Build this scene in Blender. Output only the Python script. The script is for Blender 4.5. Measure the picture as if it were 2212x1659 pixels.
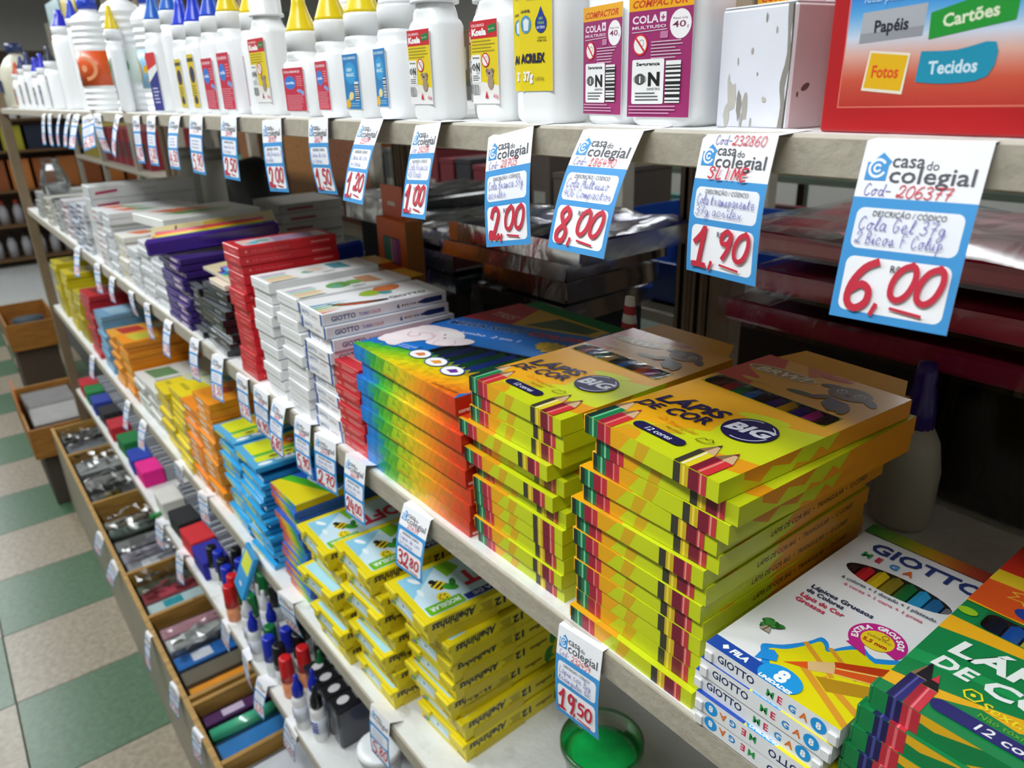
import bpy, math, random
from mathutils import Vector, Matrix
from mathutils.geometry import tessellate_polygon
random.seed(7)
PI = math.pi
for _o in list(bpy.data.objects): bpy.data.objects.remove(_o)
SC = bpy.context.scene
COL = SC.collection
# ---------------------------------------------------------------- camera, world, lamps, exposure
RW = [[0.6137821, 0.788872, -0.0308628], [-0.2762234, 0.2512091, 0.9276824], [0.7395757, -0.5608698, 0.3720925]]          # rows: camera right, up, back in world axes
FPX = 1612.95
CAM = Vector((0.0, -0.3, 1.6))
_cd = bpy.data.cameras.new('camera'); _cam = bpy.data.objects.new('camera', _cd); COL.objects.link(_cam)
_cd.sensor_width = 36.0; _cd.lens = FPX / 2212.0 * 36.0
_cd.clip_start = 0.01; _cd.clip_end = 60
_m = Matrix([[RW[0][0], RW[1][0], RW[2][0], CAM.x], [RW[0][1], RW[1][1], RW[2][1], CAM.y], [RW[0][2], RW[1][2], RW[2][2], CAM.z], [0, 0, 0, 1]])
_cam.matrix_world = _m
_cd.dof.use_dof = True; _cd.dof.focus_distance = 0.43; _cd.dof.aperture_fstop = 12.5
SC.camera = _cam
W = bpy.data.worlds.new('world'); SC.world = W; W.use_nodes = True
W.node_tree.nodes['Background'].inputs[0].default_value = (0.80, 0.88, 1.0, 1)
W.node_tree.nodes['Background'].inputs[1].default_value = 0.16
SC.view_settings.view_transform = 'Standard'; SC.view_settings.look = 'None'
SC.view_settings.exposure = 0.0; SC.view_settings.gamma = 1.0; SC.view_settings.use_curve_mapping = False
LAMP_POWER = 24.5
LAMPS = [(-0.2, -0.8), (-1.9, -0.8), (-3.6, -0.8), (-5.6, -0.8), (-7.8, -0.8), (-0.6, 1.45), (-3.2, 1.45), (-6.4, 1.45), (-0.9, 3.3), (-3.4, 3.3), (-10.6, -0.8), (-10.6, 1.45)]  # last two lamps are added to brighten the far left end
for _i, (_x, _y) in enumerate(LAMPS):
    _l = bpy.data.lights.new('tube_light', 'AREA'); _l.shape = 'RECTANGLE'; _l.size = 1.25; _l.size_y = 0.22
    _l.energy = LAMP_POWER * (1.0 if _y < 0 else 0.4 if _y < 2 else 0.9); _l.color = (0.93, 0.98, 1.0)
    _o = bpy.data.objects.new('tube_light', _l); COL.objects.link(_o); _o.location = (_x, _y, 2.70)

def ray(px, py):
    c = ((px - 1106.0), -(py - 829.5), -FPX)
    return Vector([sum(RW[i][j] * c[i] for i in range(3)) for j in range(3)])
def at(px, py, y):                    # a pixel's sight line met with the upright plane y
    v = ray(px, py); return CAM + v * ((y - CAM.y) / v.y)
def atz(px, py, z):                   # the same with the level plane z
    v = ray(px, py); return CAM + v * ((z - CAM.z) / v.z)
Z1, Z2, Z3, Z4, ZT = 1.577, 1.229, 0.855, 0.500, 0.36
XEND = -3.35
# ---------------------------------------------------------------- materials
def lin(c):
    if isinstance(c, str):
        c = c.lstrip('#')
        if len(c) == 3: c = ''.join(k * 2 for k in c)
        c = tuple(int(c[i:i + 2], 16) / 255.0 for i in (0, 2, 4))
    return tuple(((v / 12.92) if v <= 0.04045 else ((v + 0.055) / 1.055) ** 2.4) for v in c[:3]) + (1.0,)
MATS = {}
def mat(name, rough=0.5, coat=0.0, metal=0.0, spec=0.5, bump=0.0, bscale=40.0, var=0.06, vscale=25.0, sss=0.0, stretch=(1, 1, 1), stain=0.0, emis=0.0):
    m = bpy.data.materials.new(name); m.use_nodes = True; nt = m.node_tree; N = nt.nodes; L = nt.links
    b = N['Principled BSDF']
    a = N.new('ShaderNodeAttribute'); a.attribute_name = 'Col'
    tc = N.new('ShaderNodeTexCoord'); mp = N.new('ShaderNodeMapping'); mp.inputs['Scale'].default_value = stretch
    L.new(tc.outputs['Object'], mp.inputs['Vector'])
    nz = N.new('ShaderNodeTexNoise'); nz.inputs['Scale'].default_value = vscale; nz.inputs['Detail'].default_value = 4
    L.new(mp.outputs[0], nz.inputs['Vector'])
    mr = N.new('ShaderNodeMapRange'); mr.inputs['From Min'].default_value = 0.3; mr.inputs['From Max'].default_value = 0.7
    mr.inputs['To Min'].default_value = 1 - var; mr.inputs['To Max'].default_value = 1 + var
    L.new(nz.outputs['Fac'], mr.inputs['Value'])
    mx = N.new('ShaderNodeMix'); mx.data_type = 'RGBA'; mx.blend_type = 'MULTIPLY'; mx.inputs[0].default_value = 1.0
    L.new(a.outputs['Color'], mx.inputs[6]); L.new(mr.outputs[0], mx.inputs[7])
    last = mx.outputs[2]
    if stain:
        n2 = N.new('ShaderNodeTexNoise'); n2.inputs['Scale'].default_value = 14; n2.inputs['Detail'].default_value = 8; n2.inputs['Roughness'].default_value = 0.7
        L.new(tc.outputs['Object'], n2.inputs['Vector'])
        r2 = N.new('ShaderNodeMapRange'); r2.inputs['From Min'].default_value = 0.56; r2.inputs['From Max'].default_value = 0.72; r2.inputs['To Max'].default_value = stain
        L.new(n2.outputs['Fac'], r2.inputs['Value'])
        m2 = N.new('ShaderNodeMix'); m2.data_type = 'RGBA'; m2.inputs[7].default_value = lin('#8a7f6c')
        L.new(r2.outputs[0], m2.inputs[0]); L.new(last, m2.inputs[6]); last = m2.outputs[2]
    L.new(last, b.inputs['Base Color'])
    b.inputs['Roughness'].default_value = rough; b.inputs['Metallic'].default_value = metal
    b.inputs['Specular IOR Level'].default_value = spec
    b.inputs['Coat Weight'].default_value = coat; b.inputs['Coat Roughness'].default_value = 0.12
    if sss:
        b.inputs['Subsurface Weight'].default_value = sss; b.inputs['Subsurface Radius'].default_value = (0.01, 0.01, 0.01); b.inputs['Subsurface Scale'].default_value = 0.5
    if emis:
        L.new(last, b.inputs['Emission Color']); b.inputs['Emission Strength'].default_value = emis
    if bump:
        nb = N.new('ShaderNodeTexNoise'); nb.inputs['Scale'].default_value = bscale; nb.inputs['Detail'].default_value = 5
        L.new(mp.outputs[0], nb.inputs['Vector'])
        bp = N.new('ShaderNodeBump'); bp.inputs['Strength'].default_value = bump; bp.inputs['Distance'].default_value = 0.004
        L.new(nb.outputs['Fac'], bp.inputs['Height']); L.new(bp.outputs[0], b.inputs['Normal'])
    MATS[name] = m; return m
mat('card', rough=0.36, coat=0.12, var=0.03, bump=0.06, bscale=30)
mat('matte', rough=0.75, var=0.06)
mat('paper', rough=0.6, var=0.02)
mat('plastic', rough=0.28, var=0.03)
mat('glossplastic', rough=0.1, var=0.05, coat=0.3)
mat('bottle', rough=0.33, var=0.01, sss=0.2)
mat('steel', rough=0.35, metal=0.6, var=0.1)
mat('shelfpaint', rough=0.5, var=0.05, bump=0.35, bscale=90, stain=0.55)
mat('wood', rough=0.55, var=0.28, vscale=9, stretch=(8, 1, 8), bump=0.15, bscale=30)
mat('tile', rough=0.3, var=0.22, vscale=60, bump=0.03)
mat('wall', rough=0.8, var=0.04)
mat('slime', rough=0.12, var=0.25, vscale=30, coat=0.5, bump=0.1)
mat('lampglow', emis=6.0)
def film(name, bstr, bscale, base, stretch, tint, rough=0.09):
    m = bpy.data.materials.new(name); m.use_nodes = True; nt = m.node_tree; N = nt.nodes; L = nt.links
    N.remove(N['Principled BSDF']); out = N['Material Output']
    tr = N.new('ShaderNodeBsdfTransparent'); tr.inputs[0].default_value = tint
    gl = N.new('ShaderNodeBsdfGlossy'); gl.inputs['Roughness'].default_value = rough
    tc = N.new('ShaderNodeTexCoord'); mp = N.new('ShaderNodeMapping'); mp.inputs['Scale'].default_value = stretch
    nb = N.new('ShaderNodeTexNoise'); nb.inputs['Scale'].default_value = bscale; nb.inputs['Detail'].default_value = 4; nb.inputs['Distortion'].default_value = 0.8
    bp = N.new('ShaderNodeBump'); bp.inputs['Strength'].default_value = bstr; bp.inputs['Distance'].default_value = 0.012
    L.new(tc.outputs['Object'], mp.inputs[0]); L.new(mp.outputs[0], nb.inputs['Vector']); L.new(nb.outputs['Fac'], bp.inputs['Height'])
    L.new(bp.outputs[0], gl.inputs['Normal'])
    fr = N.new('ShaderNodeFresnel'); fr.inputs['IOR'].default_value = 1.5; L.new(bp.outputs[0], fr.inputs['Normal'])
    ad = N.new('ShaderNodeMath'); ad.operation = 'ADD'; ad.inputs[1].default_value = base; ad.use_clamp = True
    L.new(fr.outputs[0], ad.inputs[0])
    mx = N.new('ShaderNodeMixShader'); L.new(ad.outputs[0], mx.inputs[0]); L.new(tr.outputs[0], mx.inputs[1]); L.new(gl.outputs[0], mx.inputs[2])
    L.new(mx.outputs[0], out.inputs[0]); MATS[name] = m
film('film', 0.08, 18, 0.01, (1, 1, 1), (0.96, 0.96, 0.96, 1))
film('bagfilm', 0.35, 9, 0.045, (1.6, 0.3, 1), (0.93, 0.93, 0.93, 1), 0.17)
film('clearplastic', 0.05, 10, 0.05, (1, 1, 1), (0.93, 0.97, 0.94, 1), 0.2)
# ---------------------------------------------------------------- mesh builder
_TX = {}
def text_mesh(s, bold=0.0, res=2):
    k = (s, bold, res)
    if k in _TX: return _TX[k]
    cu = bpy.data.curves.new('t', 'FONT'); cu.body = s; cu.size = 1.0; cu.offset = bold; cu.resolution_u = res; cu.fill_mode = 'FRONT'
    ob = bpy.data.objects.new('t', cu); COL.objects.link(ob)
    dg = bpy.context.evaluated_depsgraph_get(); me = ob.evaluated_get(dg).to_mesh()
    V = [(v.co.x, v.co.y) for v in me.vertices]; F = [tuple(p.vertices) for p in me.polygons]
    if len(F) and me.polygons[0].normal.z < 0: F = [tuple(reversed(f)) for f in F]
    ob.evaluated_get(dg).to_mesh_clear(); bpy.data.objects.remove(ob); bpy.data.curves.remove(cu)
    _TX[k] = (V, F, (min((v[0] for v in V), default=0), max((v[0] for v in V), default=0))); return _TX[k]
class MB:
    def __init__(s): s.v = []; s.f = []; s.c = []; s.m = []; s.s = []; s.slots = []
    def slot(s, m):
        if m not in s.slots: s.slots.append(m)
        return s.slots.index(m)
    def face(s, pts, col, m='card', smooth=False):
        i = len(s.v); s.v += [tuple(p) for p in pts]; s.f.append(tuple(range(i, i + len(pts))))
        s.c.append(lin(col)); s.m.append(s.slot(m)); s.s.append(smooth)
    def mesh(s, V, F, col, m='card', smooth=False):
        i = len(s.v); s.v += [tuple(p) for p in V]; c = lin(col) if not isinstance(col, list) else None; k = s.slot(m)
        for j, f in enumerate(F):
            s.f.append(tuple(i + a for a in f)); s.c.append(c or lin(col[j])); s.m.append(k); s.s.append(smooth)
    def box(s, x0, x1, y0, y1, z0, z1, col, m='card', T=None, r=0.0, **fc):
        # chamfered box; faces may be recoloured: top bottom front back left right
        g = lambda n: fc.get(n, col)
        V = []; F = []; C = []
        def q(p): return tuple(T @ Vector(p)) if T else p
        if r <= 0:
            P = [(x0, y0, z0), (x1, y0, z0), (x1, y1, z0), (x0, y1, z0), (x0, y0, z1), (x1, y0, z1), (x1, y1, z1), (x0, y1, z1)]
            for f, n in (((0, 3, 2, 1), 'bottom'), ((4, 5, 6, 7), 'top'), ((0, 1, 5, 4), 'front'), ((2, 3, 7, 6), 'back'), ((3, 0, 4, 7), 'left'), ((1, 2, 6, 5), 'right')):
                F.append(f); C.append(g(n))
            s.mesh([q(p) for p in P], F, C, m); return
        X = (x0, x1); Y = (y0, y1); Zz = (z0, z1); idx = {}
        for a in (0, 1):
            for b in (0, 1):
                for c in (0, 1):
                    sx = 1 - 2 * a; sy = 1 - 2 * b; sz = 1 - 2 * c
                    for k in range(3):
                        p = [X[a] + sx * r, Y[b] + sy * r, Zz[c] + sz * r]; p[k] = (X[a], Y[b], Zz[c])[k]
                        idx[a, b, c, k] = len(V); V.append(q(tuple(p)))
        I = idx
        F += [(I[0,0,0,2], I[0,1,0,2], I[1,1,0,2], I[1,0,0,2]), (I[0,0,1,2], I[1,0,1,2], I[1,1,1,2], I[0,1,1,2]),
              (I[0,0,0,1], I[1,0,0,1], I[1,0,1,1], I[0,0,1,1]), (I[1,1,0,1], I[0,1,0,1], I[0,1,1,1], I[1,1,1,1]),
              (I[0,1,0,0], I[0,0,0,0], I[0,0,1,0], I[0,1,1,0]), (I[1,0,0,0], I[1,1,0,0], I[1,1,1,0], I[1,0,1,0])]
        C += [g('bottom'), g('top'), g('front'), g('back'), g('left'), g('right')]
        for b, nb in ((0, 'front'), (1, 'back')):
            for c in (0, 1):
                f = (I[0,b,c,1], I[1,b,c,1], I[1,b,c,2], I[0,b,c,2]); F.append(f if (b == 0) == (c == 1) else f[::-1]); C.append(g(nb))
        for a, na in ((0, 'left'), (1, 'right')):
            for c in (0, 1):
                f = (I[a,0,c,0], I[a,1,c,0], I[a,1,c,2], I[a,0,c,2]); F.append(f if (a == 1) == (c == 1) else f[::-1]); C.append(g(na))
            for b in (0, 1):
                f = (I[a,b,0,0], I[a,b,1,0], I[a,b,1,1], I[a,b,0,1]); F.append(f if (a == 0) == (b == 0) else f[::-1]); C.append(g(na))
        for a in (0, 1):
            for b in (0, 1):
                for c in (0, 1):
                    f = (I[a,b,c,0], I[a,b,c,1], I[a,b,c,2]); F.append(f if (a + b + c) % 2 else f[::-1]); C.append(g('front' if b == 0 else 'back'))
        s.mesh(V, F, C, m)
    def lathe(s, prof, x=0, y=0, z=0, n=20, col='#fff', m='plastic', smooth=True, sx=1.0, sy=1.0, T=None, cols=None, cap=True):
        V = []; F = []; C = []
        for (r, h) in prof:
            for k in range(n):
                a = 2 * PI * k / n; p = Vector((x + r * sx * math.cos(a), y + r * sy * math.sin(a), z + h)); V.append(T @ p if T else p)
        for i in range(len(prof) - 1):
            for k in range(n):
                F.append((i * n + k, i * n + (k + 1) % n, (i + 1) * n + (k + 1) % n, (i + 1) * n + k)); C.append(cols[i] if cols else col)
        s.mesh(V, F, C, m, smooth)
        i0 = len(s.v) - len(V)
        for base, rev in ((0, True), ((len(prof) - 1) * n, False)):
            if cap and prof[0 if rev else -1][0] > 1e-5:
                f = [i0 + base + k for k in range(n)]
                s.f.append(tuple(reversed(f)) if rev else tuple(f)); s.c.append(lin((cols[0] if rev else cols[-1]) if cols else col)); s.m.append(s.slot(m)); s.s.append(False)
    def loft(s, secs, col, m='bottle', n=6, T=None):
        # secs: (z, w, d, r) rounded rectangles centred on 0,0
        V = []; F = []; K = 4 * n
        for (z, w, d, r) in secs:
            r = min(r, w / 2 - 1e-4, d / 2 - 1e-4)
            for q, (cx, cy) in enumerate(((w / 2 - r, d / 2 - r), (-w / 2 + r, d / 2 - r), (-w / 2 + r, -d / 2 + r), (w / 2 - r, -d / 2 + r))):
                for k in range(n):
                    a = PI / 2 * (q + k / (n - 1)); p = Vector((cx + r * math.cos(a), cy + r * math.sin(a), z)); V.append(T @ p if T else p)
        for i in range(len(secs) - 1):
            for k in range(K): F.append((i * K + k, i * K + (k + 1) % K, (i + 1) * K + (k + 1) % K, (i + 1) * K + k))
        s.mesh(V, F, col, m, True); i0 = len(s.v) - len(V)
        s.f.append(tuple(reversed(range(i0, i0 + K)))); s.f.append(tuple(range(i0 + (len(secs) - 1) * K, i0 + len(secs) * K)))
        for _ in range(2): s.c.append(lin(col)); s.m.append(s.slot(m)); s.s.append(False)
    def tube(s, pts, r, n=6, col='#888', m='plastic', cap=True, rot=0.0, smooth=True):
        pts = [Vector(p) for p in pts]; V = []; F = []
        for i, p in enumerate(pts):
            t = (pts[min(i + 1, len(pts) - 1)] - pts[max(i - 1, 0)]).normalized()
            u = t.cross(Vector((0, 0, 1))); u = u.normalized() if u.length > 1e-3 else Vector((1, 0, 0)); w = u.cross(t)
            rr = r[i] if isinstance(r, (list, tuple)) else r
            for k in range(n):
                a = 2 * PI * k / n + rot; V.append(p + u * math.cos(a) * rr + w * math.sin(a) * rr)
        for i in range(len(pts) - 1):
            for k in range(n): F.append((i * n + k, (i + 1) * n + k, (i + 1) * n + (k + 1) % n, i * n + (k + 1) % n))
        if cap: F += [tuple(range(n)), tuple(reversed(range((len(pts) - 1) * n, len(pts) * n)))]
        s.mesh(V, F, col, m, smooth)
    def data(s, name):
        me = bpy.data.meshes.new(name); me.from_pydata(s.v, [], s.f)
        for k in s.slots: me.materials.append(MATS[k])
        me.polygons.foreach_set('material_index', s.m); me.polygons.foreach_set('use_smooth', s.s)
        ca = me.color_attributes.new('Col', 'FLOAT_COLOR', 'CORNER'); arr = []
        for f, c in zip(s.f, s.c): arr += list(c) * len(f)
        ca.data.foreach_set('color', arr); me.update(); return me
    def build(s, name, parent=None, label=None, cat=None, group=None, kind=None, loc=None, rz=0.0):
        o = bpy.data.objects.new(name, s.data(name)); COL.objects.link(o)
        if parent: o.parent = parent
        if loc: o.location = loc
        if rz: o.rotation_euler[2] = rz
        return tag(o, label, cat, group, kind)
def tag(o, label=None, cat=None, group=None, kind=None):
    for k, v in (('label', label), ('category', cat), ('group', group), ('kind', kind)):
        if v: o[k] = v
        elif k in o.keys() and v == '': del o[k]
    return o
def empty(name, label, cat, loc=(0, 0, 0), rz=0.0, group=None):
    o = bpy.data.objects.new(name, None); o.empty_display_size = 0.02; COL.objects.link(o); o.location = loc; o.rotation_euler[2] = rz
    return tag(o, label, cat, group)
def kids(o): return [c for c in bpy.data.objects if c.parent == o]
def copy_tree(o, parent=None, _k=None):
    c = o.copy(); COL.objects.link(c)
    if parent: c.parent = parent
    for ch in list(o.children): copy_tree(ch, c)
    return c
# ---------------------------------------------------------------- flat print on a face, in millimetres
class Art:
    def __init__(s, mb, F, m='card', clip=None, bands=None, h0=0.06):
        s.mb = mb; s.F = F; s.m = m; s.clip = clip; s.bands = bands; s.h = h0; s.dh = 0.02
    def _put(s, poly, col):
        if len(poly) < 3: return
        s.mb.face([s.F(x, y, s.h) for x, y in poly], col, s.m)
    @staticmethod
    def _cut(poly, ax, lim, sg):
        out = []
        for i in range(len(poly)):
            a = poly[i]; b = poly[(i + 1) % len(poly)]; da = (a[ax] - lim) * sg; db = (b[ax] - lim) * sg
            if da >= 0: out.append(a)
            if da * db < 0:
                t = da / (da - db); out.append((a[0] + (b[0] - a[0]) * t, a[1] + (b[1] - a[1]) * t))
        return out
    def tri(s, poly, col):            # convex piece
        if s.clip:
            x0, y0, x1, y1 = s.clip
            for ax, lim, sg in ((0, x0, 1), (0, x1, -1), (1, y0, 1), (1, y1, -1)):
                poly = s._cut(poly, ax, lim, sg)
                if len(poly) < 3: return
        if s.bands:
            ys = [p[1] for p in poly]
            for i in range(len(s.bands) - 1):
                a, b = s.bands[i], s.bands[i + 1]
                if max(ys) <= a or min(ys) >= b: continue
                q = s._cut(s._cut(poly, 1, a, 1), 1, b, -1)
                if len(q) >= 3: s._put(q, col)
        else: s._put(poly, col)
    def up(s): s.h += s.dh
    def rect(s, x0, y0, x1, y1, col): s.tri([(x0, y0), (x1, y0), (x1, y1), (x0, y1)], col); s.up()
    def poly(s, P, col):
        ar = sum(P[i][0] * P[(i + 1) % len(P)][1] - P[(i + 1) % len(P)][0] * P[i][1] for i in range(len(P)))
        if ar < 0: P = P[::-1]
        for t in tessellate_polygon([[Vector((x, y, 0)) for x, y in P]]):
            q = [P[i] for i in t]
            if (q[1][0] - q[0][0]) * (q[2][1] - q[0][1]) - (q[2][0] - q[0][0]) * (q[1][1] - q[0][1]) < 0: q = q[::-1]
            s.tri(q, col)
        s.up()
    def ell(s, cx, cy, rx, ry, col, rot=0.0, n=20):
        c, d = math.cos(rot), math.sin(rot)
        s.tri([(cx + rx * math.cos(2 * PI * k / n) * c - ry * math.sin(2 * PI * k / n) * d, cy + rx * math.cos(2 * PI * k / n) * d + ry * math.sin(2 * PI * k / n) * c) for k in range(n)], col); s.up()
    def rrect(s, x0, y0, x1, y1, r, col, n=5):
        P = []
        for q, (cx, cy) in enumerate(((x1 - r, y1 - r), (x0 + r, y1 - r), (x0 + r, y0 + r), (x1 - r, y0 + r))):
            P += [(cx + r * math.cos(PI / 2 * (q + k / n)), cy + r * math.sin(PI / 2 * (q + k / n))) for k in range(n + 1)]
        s.tri(P, col); s.up()
    def line(s, P, w, col, taper=None):
        E = []; n = len(P)
        for i in range(n):
            a, b = P[max(i - 1, 0)], P[min(i + 1, n - 1)]
            d1 = (P[i][0] - a[0], P[i][1] - a[1]) if i else (b[0] - P[i][0], b[1] - P[i][1]); d2 = (b[0] - P[i][0], b[1] - P[i][1]) if i < n - 1 else d1
            l1 = math.hypot(*d1) or 1e-6; l2 = math.hypot(*d2) or 1e-6; tx, ty = d1[0] / l1 + d2[0] / l2, d1[1] / l1 + d2[1] / l2; l = math.hypot(tx, ty)
            if l < .3: tx, ty = d2[0] / l2, d2[1] / l2; l = 1.0
            k = min(1.5, 2.0 / l) if l > .3 and l <= 2.01 and 0 < i < n - 1 else 1.0
            tx, ty = tx / l, ty / l; q = 0 if 0 < i < n - 1 else (w * .3 if i else -w * .3)
            cx, cy = P[i][0] + tx * q, P[i][1] + ty * q; E.append(((cx + ty * w / 2 * k, cy - tx * w / 2 * k), (cx - ty * w / 2 * k, cy + tx * w / 2 * k)))
        for (r0, l0), (r1, l1) in zip(E, E[1:]):
            s.h += s.dh * .05; s.tri([r0, r1, l1], col); s.tri([r0, l1, l0], col)
        s.up()
    def ring(s, cx, cy, r, w, col, a0=0.0, a1=360.0, n=24, ry=None):
        ry = ry or r
        s.line([(cx + r * math.cos(math.radians(a0 + (a1 - a0) * k / n)), cy + ry * math.sin(math.radians(a0 + (a1 - a0) * k / n))) for k in range(n + 1)], w, col)
    def text(s, t, x, y, size, col, bold=0.0, shear=0.0, rot=0.0, align='l', sx=1.0, fit=None):
        V, F, (a, b) = text_mesh(t, bold)
        if not F: return
        if fit: sx = fit / ((b - a) * size)
        ox = {'l': -a, 'c': -(a + b) / 2, 'r': -b}[align]; c, d = math.cos(rot), math.sin(rot)
        Q = [((u + ox + v * shear) * size * sx, v * size) for u, v in V]; Q = [(x + u * c - v * d, y + u * d + v * c) for u, v in Q]
        if s.clip or s.bands:
            for f in F:
                s.tri([Q[i] for i in f], col)
        else: s.mb.mesh([s.F(u, v, s.h) for u, v in Q], F, col, s.m)
        s.up()
    def hand(s, t, x, y, h, w, col, adv=0.72, slant=0.12, sx=1.0, under=False):
        for ch in t:
            for st in STROKES.get(ch, ()):
                s.line([(x + (px + py * slant) * h * sx, y + py * h) for px, py in smooth(st)], w, col); s.h -= s.dh
            x += h * sx * (adv if ch not in ',.-il ' else adv * (0.55 if ch != '-' else 0.8))
        s.up(); return x
    def bars(s, x0, y0, x1, y1, n=16, col='#222', vert=True):
        rnd = random.Random(int(x0 * 10 + n)); s.rect(x0, y0, x1, y1, '#f4f4f4'); u = 0.04
        while u < 0.93:
            w = rnd.choice((.5, .8, 1.2)) / n
            if vert: s.rect(x0 + (x1 - x0) * u, y0, x0 + (x1 - x0) * (u + w), y1, col)
            else: s.rect(x0, y0 + (y1 - y0) * u, x1, y0 + (y1 - y0) * (u + w), col)
            s.h -= s.dh; u += w + rnd.choice((.5, .8)) / n
        s.up()
    def lines(s, x0, y1, x1, n, lh, col, w=0.35, rag=0.25):
        rnd = random.Random(int(x0 * 7 + y1 * 3))
        for i in range(n): s.rect(x0, y1 - i * lh - w * lh, x1 - rnd.random() * rag * (x1 - x0), y1 - i * lh, col); s.h -= s.dh
        s.up()
def smooth(P, k=3):
    if len(P) < 3: return P
    out = []
    for i in range(len(P) - 1):
        p0, p1, p2, p3 = P[max(i - 1, 0)], P[i], P[i + 1], P[min(i + 2, len(P) - 1)]
        for j in range(k):
            t = j / k; out.append(tuple(0.5 * (2 * b + (c - a) * t + (2 * a - 5 * b + 4 * c - d) * t * t + (3 * b - a - 3 * c + d) * t ** 3) for a, b, c, d in zip(p0, p1, p2, p3)))
    return out + [P[-1]]
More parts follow.
